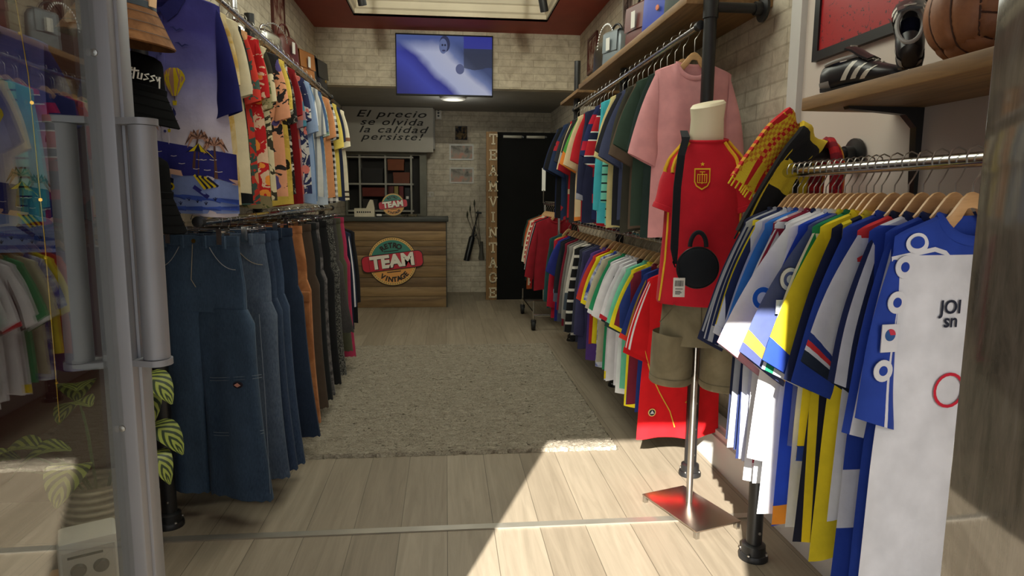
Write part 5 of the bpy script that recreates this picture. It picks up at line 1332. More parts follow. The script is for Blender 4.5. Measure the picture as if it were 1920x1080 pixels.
# ------------------------------------------------------------------ glass door with its pull handles
def door():
    t = thing('glass_door', 'glass entrance door in a grey aluminium frame, standing open beside the hats', 'door', (-0.612, 0.58, 0.0), radians(1.0)); L = 0.74
    m = MB(); m.box(-0.028, L-0.012, 0.012, 0.028, L+0.075, 2.45, bev=0.006); m.box(-0.034, L+0.012, 0.012, 0.034, L+0.05, 2.45, bev=0.004); m.build('closing_stile', ALU, t)
    m = MB(); m.box(-0.028, -0.05, 0.012, 0.028, 0.02, 2.45, bev=0.004); m.build('hinge_stile', ALU, t)
    m = MB(); m.box(-0.026, 0.02, 0.012, 0.026, L-0.012, 0.09, bev=0.004); m.build('bottom_rail', ALU, t); m = MB(); m.box(-0.026, 0.02, 2.38, 0.026, L-0.012, 2.45, bev=0.004); m.build('top_rail', ALU, t)
    g = MB(); g.box(-0.004, 0.015, 0.085, 0.004, L-0.008, 2.385); g.build('pane', GLASS, t, smooth=False)
    for s in (1, -1):
        h = MB(); hx = s*0.066; y = L+0.005 if s > 0 else L-0.01
        h.tube([(hx, y, 1.035), (hx, y, 1.475)], 0.024, 24); ho = h.build('pull_handle', ALU, t)
        for z in (1.028, 1.482):
            p = MB(); pl = []
            for k in range(13): a = -pi/2+pi*k/12; pl.append((0.028*cos(a), 0.028*sin(a)))
            pl = [(hx+s*x, y+yy) for x, yy in pl]+[(s*0.02, y+0.05), (s*0.02, y-0.012)]
            vs = [(x, yy, z-0.006) for x, yy in pl]+[(x, yy, z+0.006) for x, yy in pl]; n = len(pl)
            p.add(vs, [tuple(range(n)), tuple(reversed(range(n, 2*n)))]+[(i, i+n, (i+1) % n+n, (i+1) % n) for i in range(n)]); p.build('handle_bracket', ALU, ho)
    for z in (0.9, 1.6):
        b_ = MB(); b_.lathe([(0, 0.003), (0.006, 0.002), (0.007, 0)], 10, M=T(0.0, L-0.012, z, rx=pi/2)); b_.build('screw', STEEL, t)
door()
def side_leaf():
    t = NT('dark_streaked_panel'); co = t.co('Object', (9, 9, 1.0)); f = t.noise(co, 2.2, 6, 0.7, 0.6)
    t.fin(t.ramp(f, [(0.3, lin((58, 56, 50))), (0.55, lin((104, 96, 88))), (0.75, lin((120, 118, 112)))]), 0.06)  # noise mixes dark to mid grey tones in vertical streaks
    t.b.inputs['IOR'].default_value = 2.3
    o = thing('door_leaf', 'dark glossy streaked door leaf standing open beside the football shirts', 'door', (0.905, 0.25, 0.0), radians(0.0))
    m = MB(); m.box(0, 0, 0.01, 0.04, 0.815, 2.35, bev=0.003); m.build('panel', t.mat, o)
    for z in (0.3, 2.0):
        h = MB(); h.tube([(0.02, -0.008, z), (0.02, -0.008, z+0.1)], 0.012, 12); h.build('hinge', ALU, o)
side_leaf()

# ------------------------------------------------------------------ things seen through the glass door
t_, c_ = hat('brown bucket hat behind the glass of the entrance door', (-1.72, 2.37, 1.98), 1.2, (cloth(('n', (160, 120, 90), (84, 78, 70), 7)), cloth(('n', (104, 68, 40), (124, 84, 52), 12)), cloth(('p', (70, 70, 66)))), (0, radians(-6), 0.4))
def wall_hook(x, y, z, label):
    t = thing('hat_stand', label, 'hat stand', (x, y, 0)); m = MB(); m.lathe([(0.0, 0.0), (0.11, 0.0), (0.11, 0.012), (0.02, 0.03), (0.012, 0.05), (0.012, z)], 20); m.build('pole', BLACKM, t)
    return t
wall_hook(-1.72, 2.37, 2.06, 'black hat stand behind the glass door holding a brown hat')
o = thing('short_sleeved_shirt', 'palm print shirt hanging in the window behind the door glass', 'shirt', (-1.72, 2.72, 2.02), 0.1)
fr = make_shirt(o, ('g', (-0.62, (208, 198, 206)), (-0.46, (168, 164, 202)), (-0.34, (104, 104, 168)), (0.0, (40, 40, 104))), ('p', (26, 28, 92)), ('p', (34, 36, 100)), kind='shirt', hw=0.25, L=0.86, seed=5, sl=0.32, sang=20, fold=0.006, sw=0.2, placket=(60, 60, 110)); beach_shirt(o, fr)
hang('wood', (-1.72, 2.72, 2.02), 0.1, 'wooden hanger under the palm print shirt behind the door glass', 'hangers in the window', 0.2, 0.10)
rail(-1.72, 2.2, 2.98, 2.12, 'short chrome rail behind the door glass with the palm shirt')

def basket_plant():
    t = thing('potted_calathea', 'striped-leaf calathea in a woven basket beside the glass door', 'plant', (-1.25, 2.42, 0))
    k = NT('woven_seagrass'); z = k.sep(k.co())[2]; w = k.math('SINE', k.math('MULTIPLY', z, 260)); f = k.math('ADD', k.math('MULTIPLY', w, 0.25), k.noise(k.co('Object', (12, 12, 30)), 1.5, 3))
    k.fin(k.ramp(f, [(0.3, lin((110, 96, 74))), (0.8, lin((196, 184, 156)))]), 0.85); k.bump(w, 0.6, 0.006)
    m = MB(); m.lathe([(0.0, 0.0), (0.09, 0.0), (0.115, 0.06), (0.125, 0.16), (0.118, 0.26), (0.108, 0.33), (0.10, 0.335), (0.10, 0.29), (0.0, 0.288)], 32); m.build('basket', k.mat, t)
    lm = NT('calathea_leaf'); u, v, _ = lm.sep(lm.co('UV'))
    s = lm.math('SINE', lm.math('ADD', lm.math('MULTIPLY', v, 42), lm.math('MULTIPLY', lm.math('ABSOLUTE', lm.math('SUBTRACT', u, 0.5)), -26)))
    lm.fin(lm.ramp(lm.math('ADD', lm.math('MULTIPLY', s, 0.5), 0.5), [(0.35, lin((44, 58, 34))), (0.55, lin((150, 160, 74)))]), 0.45)
    st = plain('green_stem', (84, 96, 50), 0.6); rnd = random.Random(8)
    spec = [(0.13, 0.10, 0.60, -40, 0.16), (0.18, 0.06, 0.66, -20, 0.16), (0.20, 0.05, 0.47, -15, 0.17), (0.24, -0.05, 0.40, -30, 0.12), (-0.08, -0.14, 0.46, 200, 0.18), (-0.20, -0.10, 0.46, 190, 0.19), (-0.26, -0.16, 0.44, 205, 0.18), (-0.05, 0.02, 0.58, 160, 0.15), (0.02, -0.2, 0.42, 270, 0.16), (-0.12, 0.12, 0.62, 120, 0.15)]
    for x, y, z_, a, ln in spec:
        m = MB(); m.tube([(x*0.15, y*0.15, 0.28), (x*0.5, y*0.5, 0.28+(z_-0.28)*0.7), (x*0.85, y*0.85, z_)], 0.004, 6); so = m.build('stem', st, t)
        lf = MB(); R = []; uv = []; vs = []; ca, sa = cos(radians(a)), sin(radians(a))
        for i in range(11):
            q = i/10; w_ = ln*0.44*sin(pi*min(1, q*0.97+0.02))**0.75
            for j in range(7):
                f = -1+j/3.0; lx = ln*(q-0.25); ly = f*w_; lz = 0.03*sin(pi*q)-0.25*abs(f)*w_*-1*0.6-0.08*q*q
                vs.append((x*0.85+lx*ca-ly*sa, y*0.85+lx*sa+ly*ca, z_+lz+0.02)); uv.append((0.5+f*0.5, q))
        lf.add(vs, [(i*7+j, i*7+j+1, (i+1)*7+j+1, (i+1)*7+j) for i in range(10) for j in range(6)], 0, None, uv)
        lf.build('leaf', lm.mat, so)
basket_plant()
def appliance():
    WD = wood('stool_pine', (128, 92, 58), (170, 128, 84), 'Z')
    s = thing('wooden_stool', 'small wooden stool behind the glass door holding a white appliance', 'stool', (-0.93, 1.72, -0.075), radians(20))
    m = MB(); m.box(-0.10, -0.10, 0.40, 0.10, 0.10, 0.425, bev=0.004); m.build('seat', WD, s)
    for x in (-1, 1):
        for y in (-1, 1):
            l = MB(); l.tube([(x*0.095, y*0.095, 0.075), (x*0.075, y*0.075, 0.41)], 0.012, 10); l.build('leg', WD, s)
    t = thing('heater', 'cream plastic box with two round dials behind the bottom of the door glass', 'appliance', (-0.915, 1.70, 0.35), radians(28))
    m = MB(); m.box(-0.065, -0.055, 0, 0.065, 0.055, 0.15, bev=0.012); b_ = m.build('case', WHITEPL, t)
    p = MB(); p.box(-0.056, -0.0575, 0.03, 0.056, -0.054, 0.125, bev=0.001); p.build('front_panel', plain('warm_grey_plastic', (176, 168, 156), 0.4), b_)
    for x in (-0.024, 0.024):
        d = MB(); d.lathe([(0, 0.010), (0.014, 0.010), (0.017, 0.006), (0.018, 0)], 20, M=T(x, -0.056, 0.075, rx=pi/2)); d.build('dial', plain('dark_grey_plastic', (70, 66, 62), 0.4), b_)
    g = MB(); g.box(-0.045, -0.059, 0.108, 0.03, -0.056, 0.114); g.build('switch_strip', BLACKP, b_, smooth=False)
appliance()
def fairy_lights():
    t = thing('fairy_light_string', 'thin gold string of tiny lights hanging behind the entrance glass', 'string lights', (-1.24, 2.2, 0))
    m = MB(); m.tube([(0, 0, 0.62), (0.003, 0, 1.2), (-0.002, 0, 1.7), (-0.05, 0, 2.3)], 0.0016, 5); m.build('wire', GOLD, t)
    for z in (0.75, 1.15, 1.33, 1.62, 1.82):
        b_ = MB(); b_.lathe([(0, -0.006), (0.005, -0.003), (0.005, 0.003), (0, 0.006)], 8, (0.001 if z < 1.7 else -0.016, 0, z)); b_.build('bulb', emit('tiny_bulb', (255, 190, 70), 1.5) if z in (1.62, 1.33) else GOLD, t)
fairy_lights()

# ------------------------------------------------------------------ rug
def rug():
    t = NT('shaggy_wool'); co = t.co(); f = t.noise(t.co('Object', (9, 26, 9)), 2.0, 6, 0.75, 0.8); g = t.noise(co, 130, 3, 0.7)
    h = t.math('ADD', t.math('MULTIPLY', f, 0.6), t.math('MULTIPLY', g, 0.45))
    t.fin(t.ramp(h, [(0.36, lin((112, 102, 88))), (0.66, lin((182, 172, 154)))]), 0.95, spec=0.1); t.bump(h, 1.0, 0.02)
    x0, x1, y0, y1 = -0.83, 0.92, 3.37, 5.95; nx, ny = 150, 210; rnd = random.Random(2); m = MB(); vs = []
    for j in range(ny+1):
        for i in range(nx+1):
            e = i in (0, nx) or j in (0, ny)
            vs.append((x0+(x1-x0)*i/nx+(rnd.uniform(-0.008, 0.008)), y0+(y1-y0)*j/ny+rnd.uniform(-0.008, 0.008), 0.001 if e else 0.014+rnd.uniform(0, 0.010)))
    m.add(vs, [(j*(nx+1)+i, j*(nx+1)+i+1, (j+1)*(nx+1)+i+1, (j+1)*(nx+1)+i) for j in range(ny) for i in range(nx)])
    tag(m.build('rug', t.mat, None, smooth=True), 'large shaggy greige rug on the wooden floor between the racks', 'rug')
rug()

# ------------------------------------------------------------------ television and ceiling lamps
def tv():
    t = thing('television', 'wall-mounted flat television showing a blue film scene', 'television', (0.0, 7.6, 2.752), radians(0.4))
    m = MB(); m.box(-0.525, -0.095, -0.322, 0.525, -0.055, 0.322, bev=0.005); m.build('case', BLACKP, t)
    m = MB(); m.box(-0.2, -0.056, -0.15, 0.2, 0.0, 0.15); m.build('wall_mount', BLACKM, t, smooth=False)
    k = NT('screen_image'); x, y, z = k.sep(k.co())
    u = k.math('ADD', k.math('DIVIDE', x, 1.03), 0.5); v = k.math('ADD', k.math('DIVIDE', z, 0.6), 0.5)
    wob = k.math('MULTIPLY', k.math('SUBTRACT', k.noise(k.co(), 4, 3), 0.5), 0.14)
    d = k.math('MULTIPLY', k.math('ADD', k.math('ADD', u, k.math('MULTIPLY', v, 0.62)), wob), 0.6)          # slanting white beam
    col = k.ramp(d, [(0.06, lin((34, 38, 130))), (0.25, lin((66, 76, 190))), (0.34, lin((48, 52, 160))), (0.41, lin((196, 204, 240))), (0.56, lin((206, 210, 236))), (0.62, lin((120, 136, 190))), (0.70, lin((62, 78, 130)))])
    top = k.ramp(k.math('ADD', v, wob), [(0.72, (0, 0, 0, 1)), (0.95, (1, 1, 1, 1))])
    col = k.mix(top, col, lin((86, 104, 170)))
    dk = k.math('MULTIPLY', k.math('GREATER_THAN', u, 0.70), k.math('GREATER_THAN', k.math('ADD', v, k.math('MULTIPLY', wob, 1.5)), 0.46))
    col = k.mix(k.math('MULTIPLY', dk, 0.75), col, lin((44, 48, 70)))
    bl = k.math('MULTIPLY', k.math('GREATER_THAN', u, 0.70), k.math('GREATER_THAN', v, 0.80)); col = k.mix(bl, col, lin((56, 62, 170)))
    def blob(cx, cz, rx, rz):
        a = k.math('POWER', k.math('DIVIDE', k.math('SUBTRACT', u, cx), rx), 2.0); b_ = k.math('POWER', k.math('DIVIDE', k.math('SUBTRACT', v, cz), rz), 2.0)
        return k.math('LESS_THAN', k.math('ADD', k.math('ADD', a, b_), k.math('MULTIPLY', wob, 1.5)), 1.0)
    col = k.mix(blob(0.502, 0.87, 0.054, 0.14), col, lin((52, 58, 96)))           # a face looking out
    col = k.mix(blob(0.486, 0.83, 0.042, 0.13), col, lin((112, 126, 176)))
    for ex in (0.478, 0.506): col = k.mix(blob(ex, 0.85, 0.010, 0.018), col, lin((36, 40, 70)))
    col = k.mix(blob(0.492, 0.755, 0.018, 0.016), col, lin((60, 62, 110)))
    col = k.mix(blob(0.66, 0.44, 0.045, 0.09), col, lin((96, 104, 150)))
    k.fin((0.005, 0.005, 0.005, 1), 0.4, spec=0.1); k.l(col, k.b.inputs['Emission Color']); k.b.inputs['Emission Strength'].default_value = 0.55
    m = MB(); m.box(-0.513, -0.0965, -0.306, 0.513, -0.0945, 0.306); m.build('screen', k.mat, t, smooth=False)
tv()
def spot(label, loc, tilt):
    t = thing('track_spotlight', label, 'ceiling lamp', loc)
    m = MB(); m.lathe([(0.03, 0.0), (0.03, 0.03), (0.012, 0.034), (0.010, 0.09)], 16, (0, 0, -0.03)); m.build('mount', BLACKM, t)
    h = MB(); M_ = T(0, 0, -0.03, ry=tilt, rx=radians(22)); h.lathe([(0.0, 0.03), (0.034, 0.03), (0.036, 0.02), (0.036, -0.115), (0.031, -0.115), (0.030, -0.10), (0.0, -0.10)], 24, M=M_); hd = h.build('lamp_head', BLACKM, t)
    f = MB(); f.lathe([(0.0, -0.102), (0.029, -0.102)], 20, M=M_); f.build('lens', emit('warm_lens', (255, 226, 180), 0.8), hd)
    l = DATA.lights.new('spot_bulb', 'SPOT'); l.energy = 22; l.spot_size = radians(115); l.spot_blend = 0.8; l.color = (0.98, 0.95, 0.76); l.shadow_soft_size = 0.03
    o = DATA.objects.new('spot_bulb', l); COL.objects.link(o); o.parent = t; o.matrix_local = M_ @ Matrix.Translation((0, 0, -0.125))
    return t
spot('black cylinder spotlight on the ceiling tray above the printed shirts', (-0.70, 5.95, 3.075), radians(-8)); spot('black cylinder spotlight on the ceiling tray above the T-shirts', (0.835, 5.95, 3.075), radians(-16))
for sx, lab in ((-0.70, 'long black lamp track under the tray above the printed shirts'), (0.835, 'long black lamp track under the tray above the T-shirts')):
    tk = thing('lamp_track', lab, 'lamp track', (sx, 1.6, 3.135)); m = MB(); m.box(-0.018, 0, 0, 0.018, 4.5, 0.02); m.build('track_bar', BLACKM, tk, smooth=False)
    for yy in (0.3, 2.2, 4.1):
        r_ = MB(); r_.tube([(0, yy, 0.01), (0, yy, 0.42)], 0.006, 8); r_.build('drop_rod', BLACKM, tk)
def disc_lamp():
    t = thing('disc_lamp', 'flat round white lamp under the recess ceiling below the television', 'ceiling lamp', (0.10, 8.32, 2.535)); m = MB(); m.lathe([(0.0, -0.03), (0.14, -0.03), (0.155, -0.02), (0.155, 0.0)], 32); b_ = m.build('casing', WHITEPL, t)
    m = MB(); m.lathe([(0.0, -0.0335), (0.125, -0.0335), (0.13, -0.028)], 32); m.build('diffuser', plain('opal_plastic', (220, 214, 200), 0.5), b_)
    l = DATA.lights.new('disc_bulb', 'POINT'); l.energy = 3.5; l.color = (0.97, 1.0, 0.95); l.shadow_soft_size = 0.12
    o = DATA.objects.new('disc_bulb', l); COL.objects.link(o); o.parent = t; o.location = (0, 0, -0.17)
disc_lamp()

# ------------------------------------------------------------------ the till end
def desk():
    t = thing('shop_counter', 'plank-fronted shop counter with dark top under the painted motto', 'counter', (-1.36, 8.12, 0)); W_ = 1.375
    tops = [0.0, 0.135, 0.255, 0.37, 0.51, 0.64, 0.745, 0.815, 0.935, 1.045]
    m = MB(); m.box(0.0, 0.03, 0.0, W_, 0.65, 1.045); m.build('carcass', plain('dark_stained_wood', (48, 42, 36), 0.6), t, smooth=False)
    for k in range(len(tops)-1):
        c = [((92, 70, 44), (142, 114, 76)), ((108, 84, 54), (158, 128, 88)), ((80, 60, 40), (128, 102, 70))][k % 3]
        b_ = MB(); b_.box(0.0, 0.0, tops[k]+0.002, W_-0.012, 0.028, tops[k+1]-0.002, bev=0.002); b_.build('front_plank', wood(f'pallet_plank_{k % 3}', *c, 'X', 0.6), t)
    m = MB(); m.box(W_-0.012, -0.004, 0.0, W_, 0.65, 1.05); m.build('edge_trim', plain('charcoal_edge', (44, 44, 42), 0.5), t, smooth=False)
    m = MB(); m.box(-0.01, -0.03, 1.046, W_+0.02, 0.68, 1.096, bev=0.004); m.build('countertop', plain('dark_slate_top', (58, 60, 56), 0.45), t)
desk()
def arc_text(m, s, r, a0, step, cx, cz, size, mi, y, up=True, bold=0.004):
    for i, ch in enumerate(s):
        a = a0+(-step if up else step)*i; vs, fs = text_geo(ch, size, bold, 0, 0.0015)
        rot = a-pi/2 if up else a+pi/2
        m.add([(cx+r*cos(a)+x*cos(rot)-z*sin(rot), y+yy, cz+r*sin(a)+x*sin(rot)+z*cos(rot)) for x, yy, z in vs], fs, mi)
def logo(name, label, loc, s, rot=(0, 0, 0), cat='sign'):
    D, Y_, G, O_, R_, Wt = (plain('sign_dark', (44, 36, 34), 0.5), plain('sign_cream', (222, 180, 104), 0.5, var=0.03), plain('sign_green', (62, 132, 116), 0.5, var=0.03), plain('sign_orange', (226, 158, 84), 0.5, var=0.03), plain('sign_red', (196, 44, 62), 0.5, var=0.03), plain('sign_white', (236, 230, 216), 0.5, var=0.03))
    t = thing(name, label, cat, loc, rot=rot); tl = radians(7); r = 0.30*s
    m = MB(); m.prism(disc(0, 0, r, n=64), -0.008*s, 0.006*s, 0); m.prism(disc(0, 0, r*0.975, n=64), -0.011*s, -0.004*s, 1)
    ring = [k for k in range(0)]
    for k in range(64):
        a = 2*pi*k/64; m.prism(disc(0.925*r*cos(a), 0.925*r*sin(a), 0.006*s, n=6), -0.012*s, -0.010*s, 0)
    m.build('round_board', [D, Y_], t, smooth=False)
    m = MB(); m.prism(disc(0, 0, r*0.87, n=40, a0=tl, a1=tl+pi), -0.013*s, -0.008*s, 0); m.build('green_half', G, t, smooth=False)
    m = MB(); m.prism(disc(0, 0, r*0.87, n=40, a0=tl+pi, a1=tl+2*pi), -0.013*s, -0.008*s, 0); m.build('orange_half', O_, t, smooth=False)
    def rr(w, h, c):
        p = []
        for cx, cz, a0 in ((w-c, h-c, 0), (-w+c, h-c, pi/2), (-w+c, -h+c, pi), (w-c, -h+c, 1.5*pi)):
            p += [(cx+c*cos(a0+pi/2*k/6), cz+c*sin(a0+pi/2*k/6)) for k in range(7)]
        return [(x*cos(tl)-z*sin(tl), x*sin(tl)+z*cos(tl)) for x, z in p]
    m = MB(); m.prism(rr(0.375*s, 0.103*s, 0.06*s), -0.022*s, -0.008*s, 0); m.prism(rr(0.366*s, 0.094*s, 0.055*s), -0.0245*s, -0.02*s, 1)
    for sx in (-1, 1):
        for k in range(8):
            x, z = sx*0.285*s, (-0.07+0.02*k)*s; x, z = x*cos(tl)-z*sin(tl), x*sin(tl)+z*cos(tl); m.prism(disc(x, z, 0.005*s, n=6), -0.0255*s, -0.024*s, 0)
    m.build('red_banner', [D, R_], t, smooth=False)
    m = MB(); vs, fs = text_geo('TEAM', 0.205*s, 0.011*s, 0, 0.002*s, space=1.02)
    for dx, dz, mi, y in ((0.008, -0.009, 0, -0.0265), (0, 0, 1, -0.030)):
        m.add([((x+dx*s)*cos(tl)-(z*1.0+dz*s)*sin(tl), y*s+yy, (x+dx*s)*sin(tl)+(z+dz*s)*cos(tl)) for x, yy, z in vs], fs, mi)
    m.build('team_lettering', [D, Wt], t, smooth=False)
    m = MB(); arc_text(m, 'RETRO', 0.195*s, radians(90+7+31), radians(15.5), 0, 0, 0.085*s, 0, -0.015*s, True, 0.004*s)
    m.build('retro_lettering', D, t, smooth=False); m = MB(); arc_text(m, 'VINTAGE', 0.225*s, radians(270+7-40), radians(13.2), 0, 0, 0.082*s, 0, -0.015*s, False, 0.004*s)
    m.build('vintage_lettering', D, t, smooth=False)
    for zz, w in ((0.128, 0.09), (-0.128, 0.085)):
        m = MB(); p = [(-w, zz-0.005), (w, zz-0.005), (w, zz+0.005), (-w, zz+0.005)]; m.prism([(s*(x*cos(tl)-z*sin(tl)), s*(x*sin(tl)+z*cos(tl))) for x, z in p], -0.016*s, -0.012*s, 0); m.build('dark_dash', D, t, smooth=False)
    return t
logo('round_logo_sign', 'round green and orange logo sign with red banner on the counter front', (-0.638, 8.114, 0.567), 0.985)
logo('round_logo_sign', 'small round logo sign standing on the counter top', (-0.645, 8.42, 1.242), 0.47, (radians(-8), 0, radians(3)))
def till_things():
    t = thing('card_box', 'white cardboard box standing on the counter beside the small logo sign', 'box', (-0.985, 8.36, 1.096), 0.05)
    m = MB(); m.box(-0.12, -0.07, 0, 0.12, 0.07, 0.10); b_ = m.build('carton', plain('off_white_card', (206, 196, 172), 0.7), t, smooth=False)
    m = MB(); m.prism([(0.02, 0.10), (0.12, 0.10), (0.10, 0.20), (0.07, 0.205), (0.05, 0.17)], -0.06, 0.06); m.build('raised_flap', plain('off_white_card', (206, 196, 172), 0.7), b_, smooth=False)
    for k in range(7):
        d = MB(); d.box(-0.09+0.025*k, -0.072, 0.045, -0.075+0.025*k, -0.069, 0.065); d.build('printed_mark', BLACKP, b_, smooth=False)
    t = thing('card_terminal', 'small black card terminal with a white slip on the counter', 'card terminal', (-0.80, 8.24, 1.096), 0.1)
    m = MB(); m.box(-0.04, -0.06, 0, 0.04, 0.06, 0.03, bev=0.006); b_ = m.build('body', BLACKP, t); m = MB(); m.box(-0.03, -0.062, 0.012, 0.03, 0.02, 0.034, bev=0.001); m.build('paper_slip', PAPER, b_)
    t = thing('black_tray', 'low patterned black tray on the counter right of the small logo sign'.replace('right of', 'beside'), 'tray', (-0.45, 8.45, 1.096)); m = MB(); m.box(-0.10, -0.08, 0, 0.10, 0.08, 0.03, bev=0.006); m.build('tray_body', cloth(('n', (30, 28, 24), (110, 100, 80), 30)), t)
till_things()
def motto():
    t = thing('motto_board', 'grey board with a handwritten Spanish motto above the shop counter', 'sign', (-0.71, 9.3, 2.26)); m = MB(); m.box(-0.66, 0, -0.32, 0.55, 0.1, 0.27); m.build('board', plain('light_grey_board', (176, 170, 158), 0.7, var=0.03), t, smooth=False)
    s = MB(); s.box(-0.66, 0.1, -0.27, 0.57, 0.34, 0.27); s.build('back_box', GREYP, t, smooth=False)
    ink = plain('black_ink', (24, 22, 20), 0.6)
    for k, (w, z, sz, dx) in enumerate((('El precio', 0.175, 0.125, 0.0), ('se olvida', 0.070, 0.125, 0.0), ('la calidad', -0.03, 0.125, 0.03), ('persiste!', -0.125, 0.125, 0.0))):
        m = MB(); vs, fs = text_geo(w, sz, 0.0012, 0.32, 0.001, space=1.15); xs = [v[0] for v in vs]; sc = 0.93/(max(xs)-min(xs))*(1.0 if k in (0, 2) else 0.9); c = (max(xs)+min(xs))/2
        m.add([((x-c)*sc+dx, y-0.003, z+zz) for x, y, zz in vs], fs); m.build('lettering', ink, t, smooth=False)
motto()
slab('trim_3', (-1.38, 9.60, 1.90), (-0.33, 9.66, 2.0), GREYP)
def cabinet():
    t = thing('shelf_cabinet', 'white-barred square shelf cabinet of boxes in the wall behind the counter', 'cabinet', (-1.34, 9.45, 1.10)); fm = plain('aged_white_frame', (170, 166, 154), 0.6)
    W_, H = 0.99, 0.80
    m = MB(); m.box(0, 0.18, 0, W_, 0.2, H); m.build('back_panel', plain('cabinet_dark', (40, 36, 32), 0.7), t, smooth=False)
    m = MB(); m.box(0, 0, -0.03, W_, 0.2, 0); m.box(0, 0, H, W_, 0.2, H+0.06); m.box(W_-0.002, 0, -0.03, W_+0.09, 0.2, H+0.06); m.box(-0.03, 0, -0.03, 0, 0.2, H+0.06); m.build('outer_frame', plain('grey_green_frame', (120, 118, 104), 0.6), t, smooth=False)
    for x in (0.17, 0.52, 0.87):
        u = MB(); u.box(x-0.012+0.0, -0.004, 0, x+0.012, 0.18, H); u.build('upright', fm, t, smooth=False)
    for z in (0.04, 0.41, 0.775):
        u = MB(); u.box(0.0, -0.006, z-0.012, 0.9, 0.18, z+0.012); u.build('shelf_board', fm, t, smooth=False)
    BX = [((132, 70, 36), 0.55, 0.60, 0.22, 0.15, 'upper orange shoe box in the cabinet'), ((120, 66, 44), 0.625, 0.423, 0.22, 0.15, 'lower orange shoe box in the cabinet'), ((44, 42, 40), 0.20, 0.423, 0.28, 0.20, 'dark lettered box in the cabinet'),
          ((110, 40, 28), 0.20, 0.24, 0.30, 0.12, 'long red-brown box lying in the cabinet'), ((50, 44, 40), 0.20, 0.054, 0.20, 0.15, 'dark brown box low in the cabinet')]
    for c, x, z, w, h, lab in BX:
        b_ = thing('shoe_box', lab, 'box', (-1.34+x, 9.47, 1.10+z), 0, 'boxes in the cabinet'); m = MB(); m.box(0, 0, 0, w, 0.14, h*0.7); m.build('carton', plain('card_%d_%d_%d' % c, c, 0.7), b_, smooth=False); m = MB(); m.box(-0.004, -0.004, h*0.7, w+0.004, 0.146, h); m.build('lid', plain('card_%d_%d_%d' % c, c, 0.7), b_, smooth=False)
    for k, (c, x, w, h, lab) in enumerate((((96, 30, 28), 0.55, 0.075, 0.33, 'dark red book standing in the cabinet'), ((160, 140, 74), 0.632, 0.055, 0.33, 'mustard book standing in the cabinet'), ((110, 30, 34), 0.70, 0.06, 0.33, 'wine red book standing in the cabinet'), ((30, 30, 34), 0.775, 0.075, 0.31, 'black book with white label in the cabinet'))):
        b_ = thing('book', lab, 'book', (-1.34+x, 9.48, 1.10+0.053), 0, 'books in the cabinet'); m = MB(); m.box(0, 0, 0, w, 0.13, h, bev=0.003); m.build('cover', plain('book_%d' % k, c, 0.6), b_)
        m = MB(); m.box(w*0.25, -0.0015, h*0.5, w*0.75, 0.0005, h*0.62); m.build('spine_label', PAPER if k in (0, 3) else plain('book_band', (110, 60, 40), 0.6), b_, smooth=False)
cabinet()
t = NT('photo_print'); f = t.noise(t.co(), 7, 3, 0.5, 0.5); t.fin(t.ramp(f, [(0.35, lin((84, 80, 72))), (0.52, lin((150, 140, 126))), (0.62, lin((186, 130, 110)))]), 0.5)
poster_frame('framed_photo', 'upper of two white framed photographs on the brick wall by the door', 'framed picture', (0.232, 9.65, 1.97), 0.345, 0.225, '-y', t.mat, plain('white_frame_satin', (196, 192, 182), 0.35), 0.022)
poster_frame('framed_photo', 'lower of two white framed photographs on the brick wall by the door', 'framed picture', (0.232, 9.65, 1.645), 0.345, 0.225, '-y', t.mat, plain('white_frame_satin', (196, 192, 182), 0.35), 0.022)
poster_frame('framed_photo', 'small dark picture above the two white framed photographs', 'framed picture', (0.228, 9.65, 2.235), 0.17, 0.19, '-y', cloth(('n', (34, 40, 52), (140, 116, 80), 14)), BLACKM, 0.008)
def wall_bits():
    t = thing('wall_socket', 'cream wall socket plate between the cabinet and the photographs', 'socket', (-0.22, 9.65, 1.375)); m = MB(); m.box(-0.055, -0.012, -0.035, 0.055, 0, 0.035, bev=0.004); b_ = m.build('plate', WHITEPL, t)
    for x in (-0.025, 0.025):
        k = MB(); k.box(x-0.016, -0.015, -0.018, x+0.016, -0.011, 0.018); k.build('switch', plain('cream_switch', (180, 172, 150), 0.4), b_, smooth=False)
    t = thing('alarm_box', 'small white alarm box with dark spots beside the motto board', 'alarm', (-0.09, 9.65, 2.50)); m = MB(); m.box(-0.04, -0.05, -0.085, 0.04, 0, 0.085, bev=0.006); b_ = m.build('case', WHITEPL, t)
    for z in (-0.04, 0.0, 0.04):
        k = MB(); k.lathe([(0, 0.004), (0.014, 0.003), (0.015, 0)], 14, M=T(0, -0.05, z, rx=pi/2)); k.build('dark_lens', BLACKP, b_)
wall_bits()
slab('wall_back_ledge', (-0.02, 9.40, 0.0), (0.60, 9.66, 0.44), BRICK)
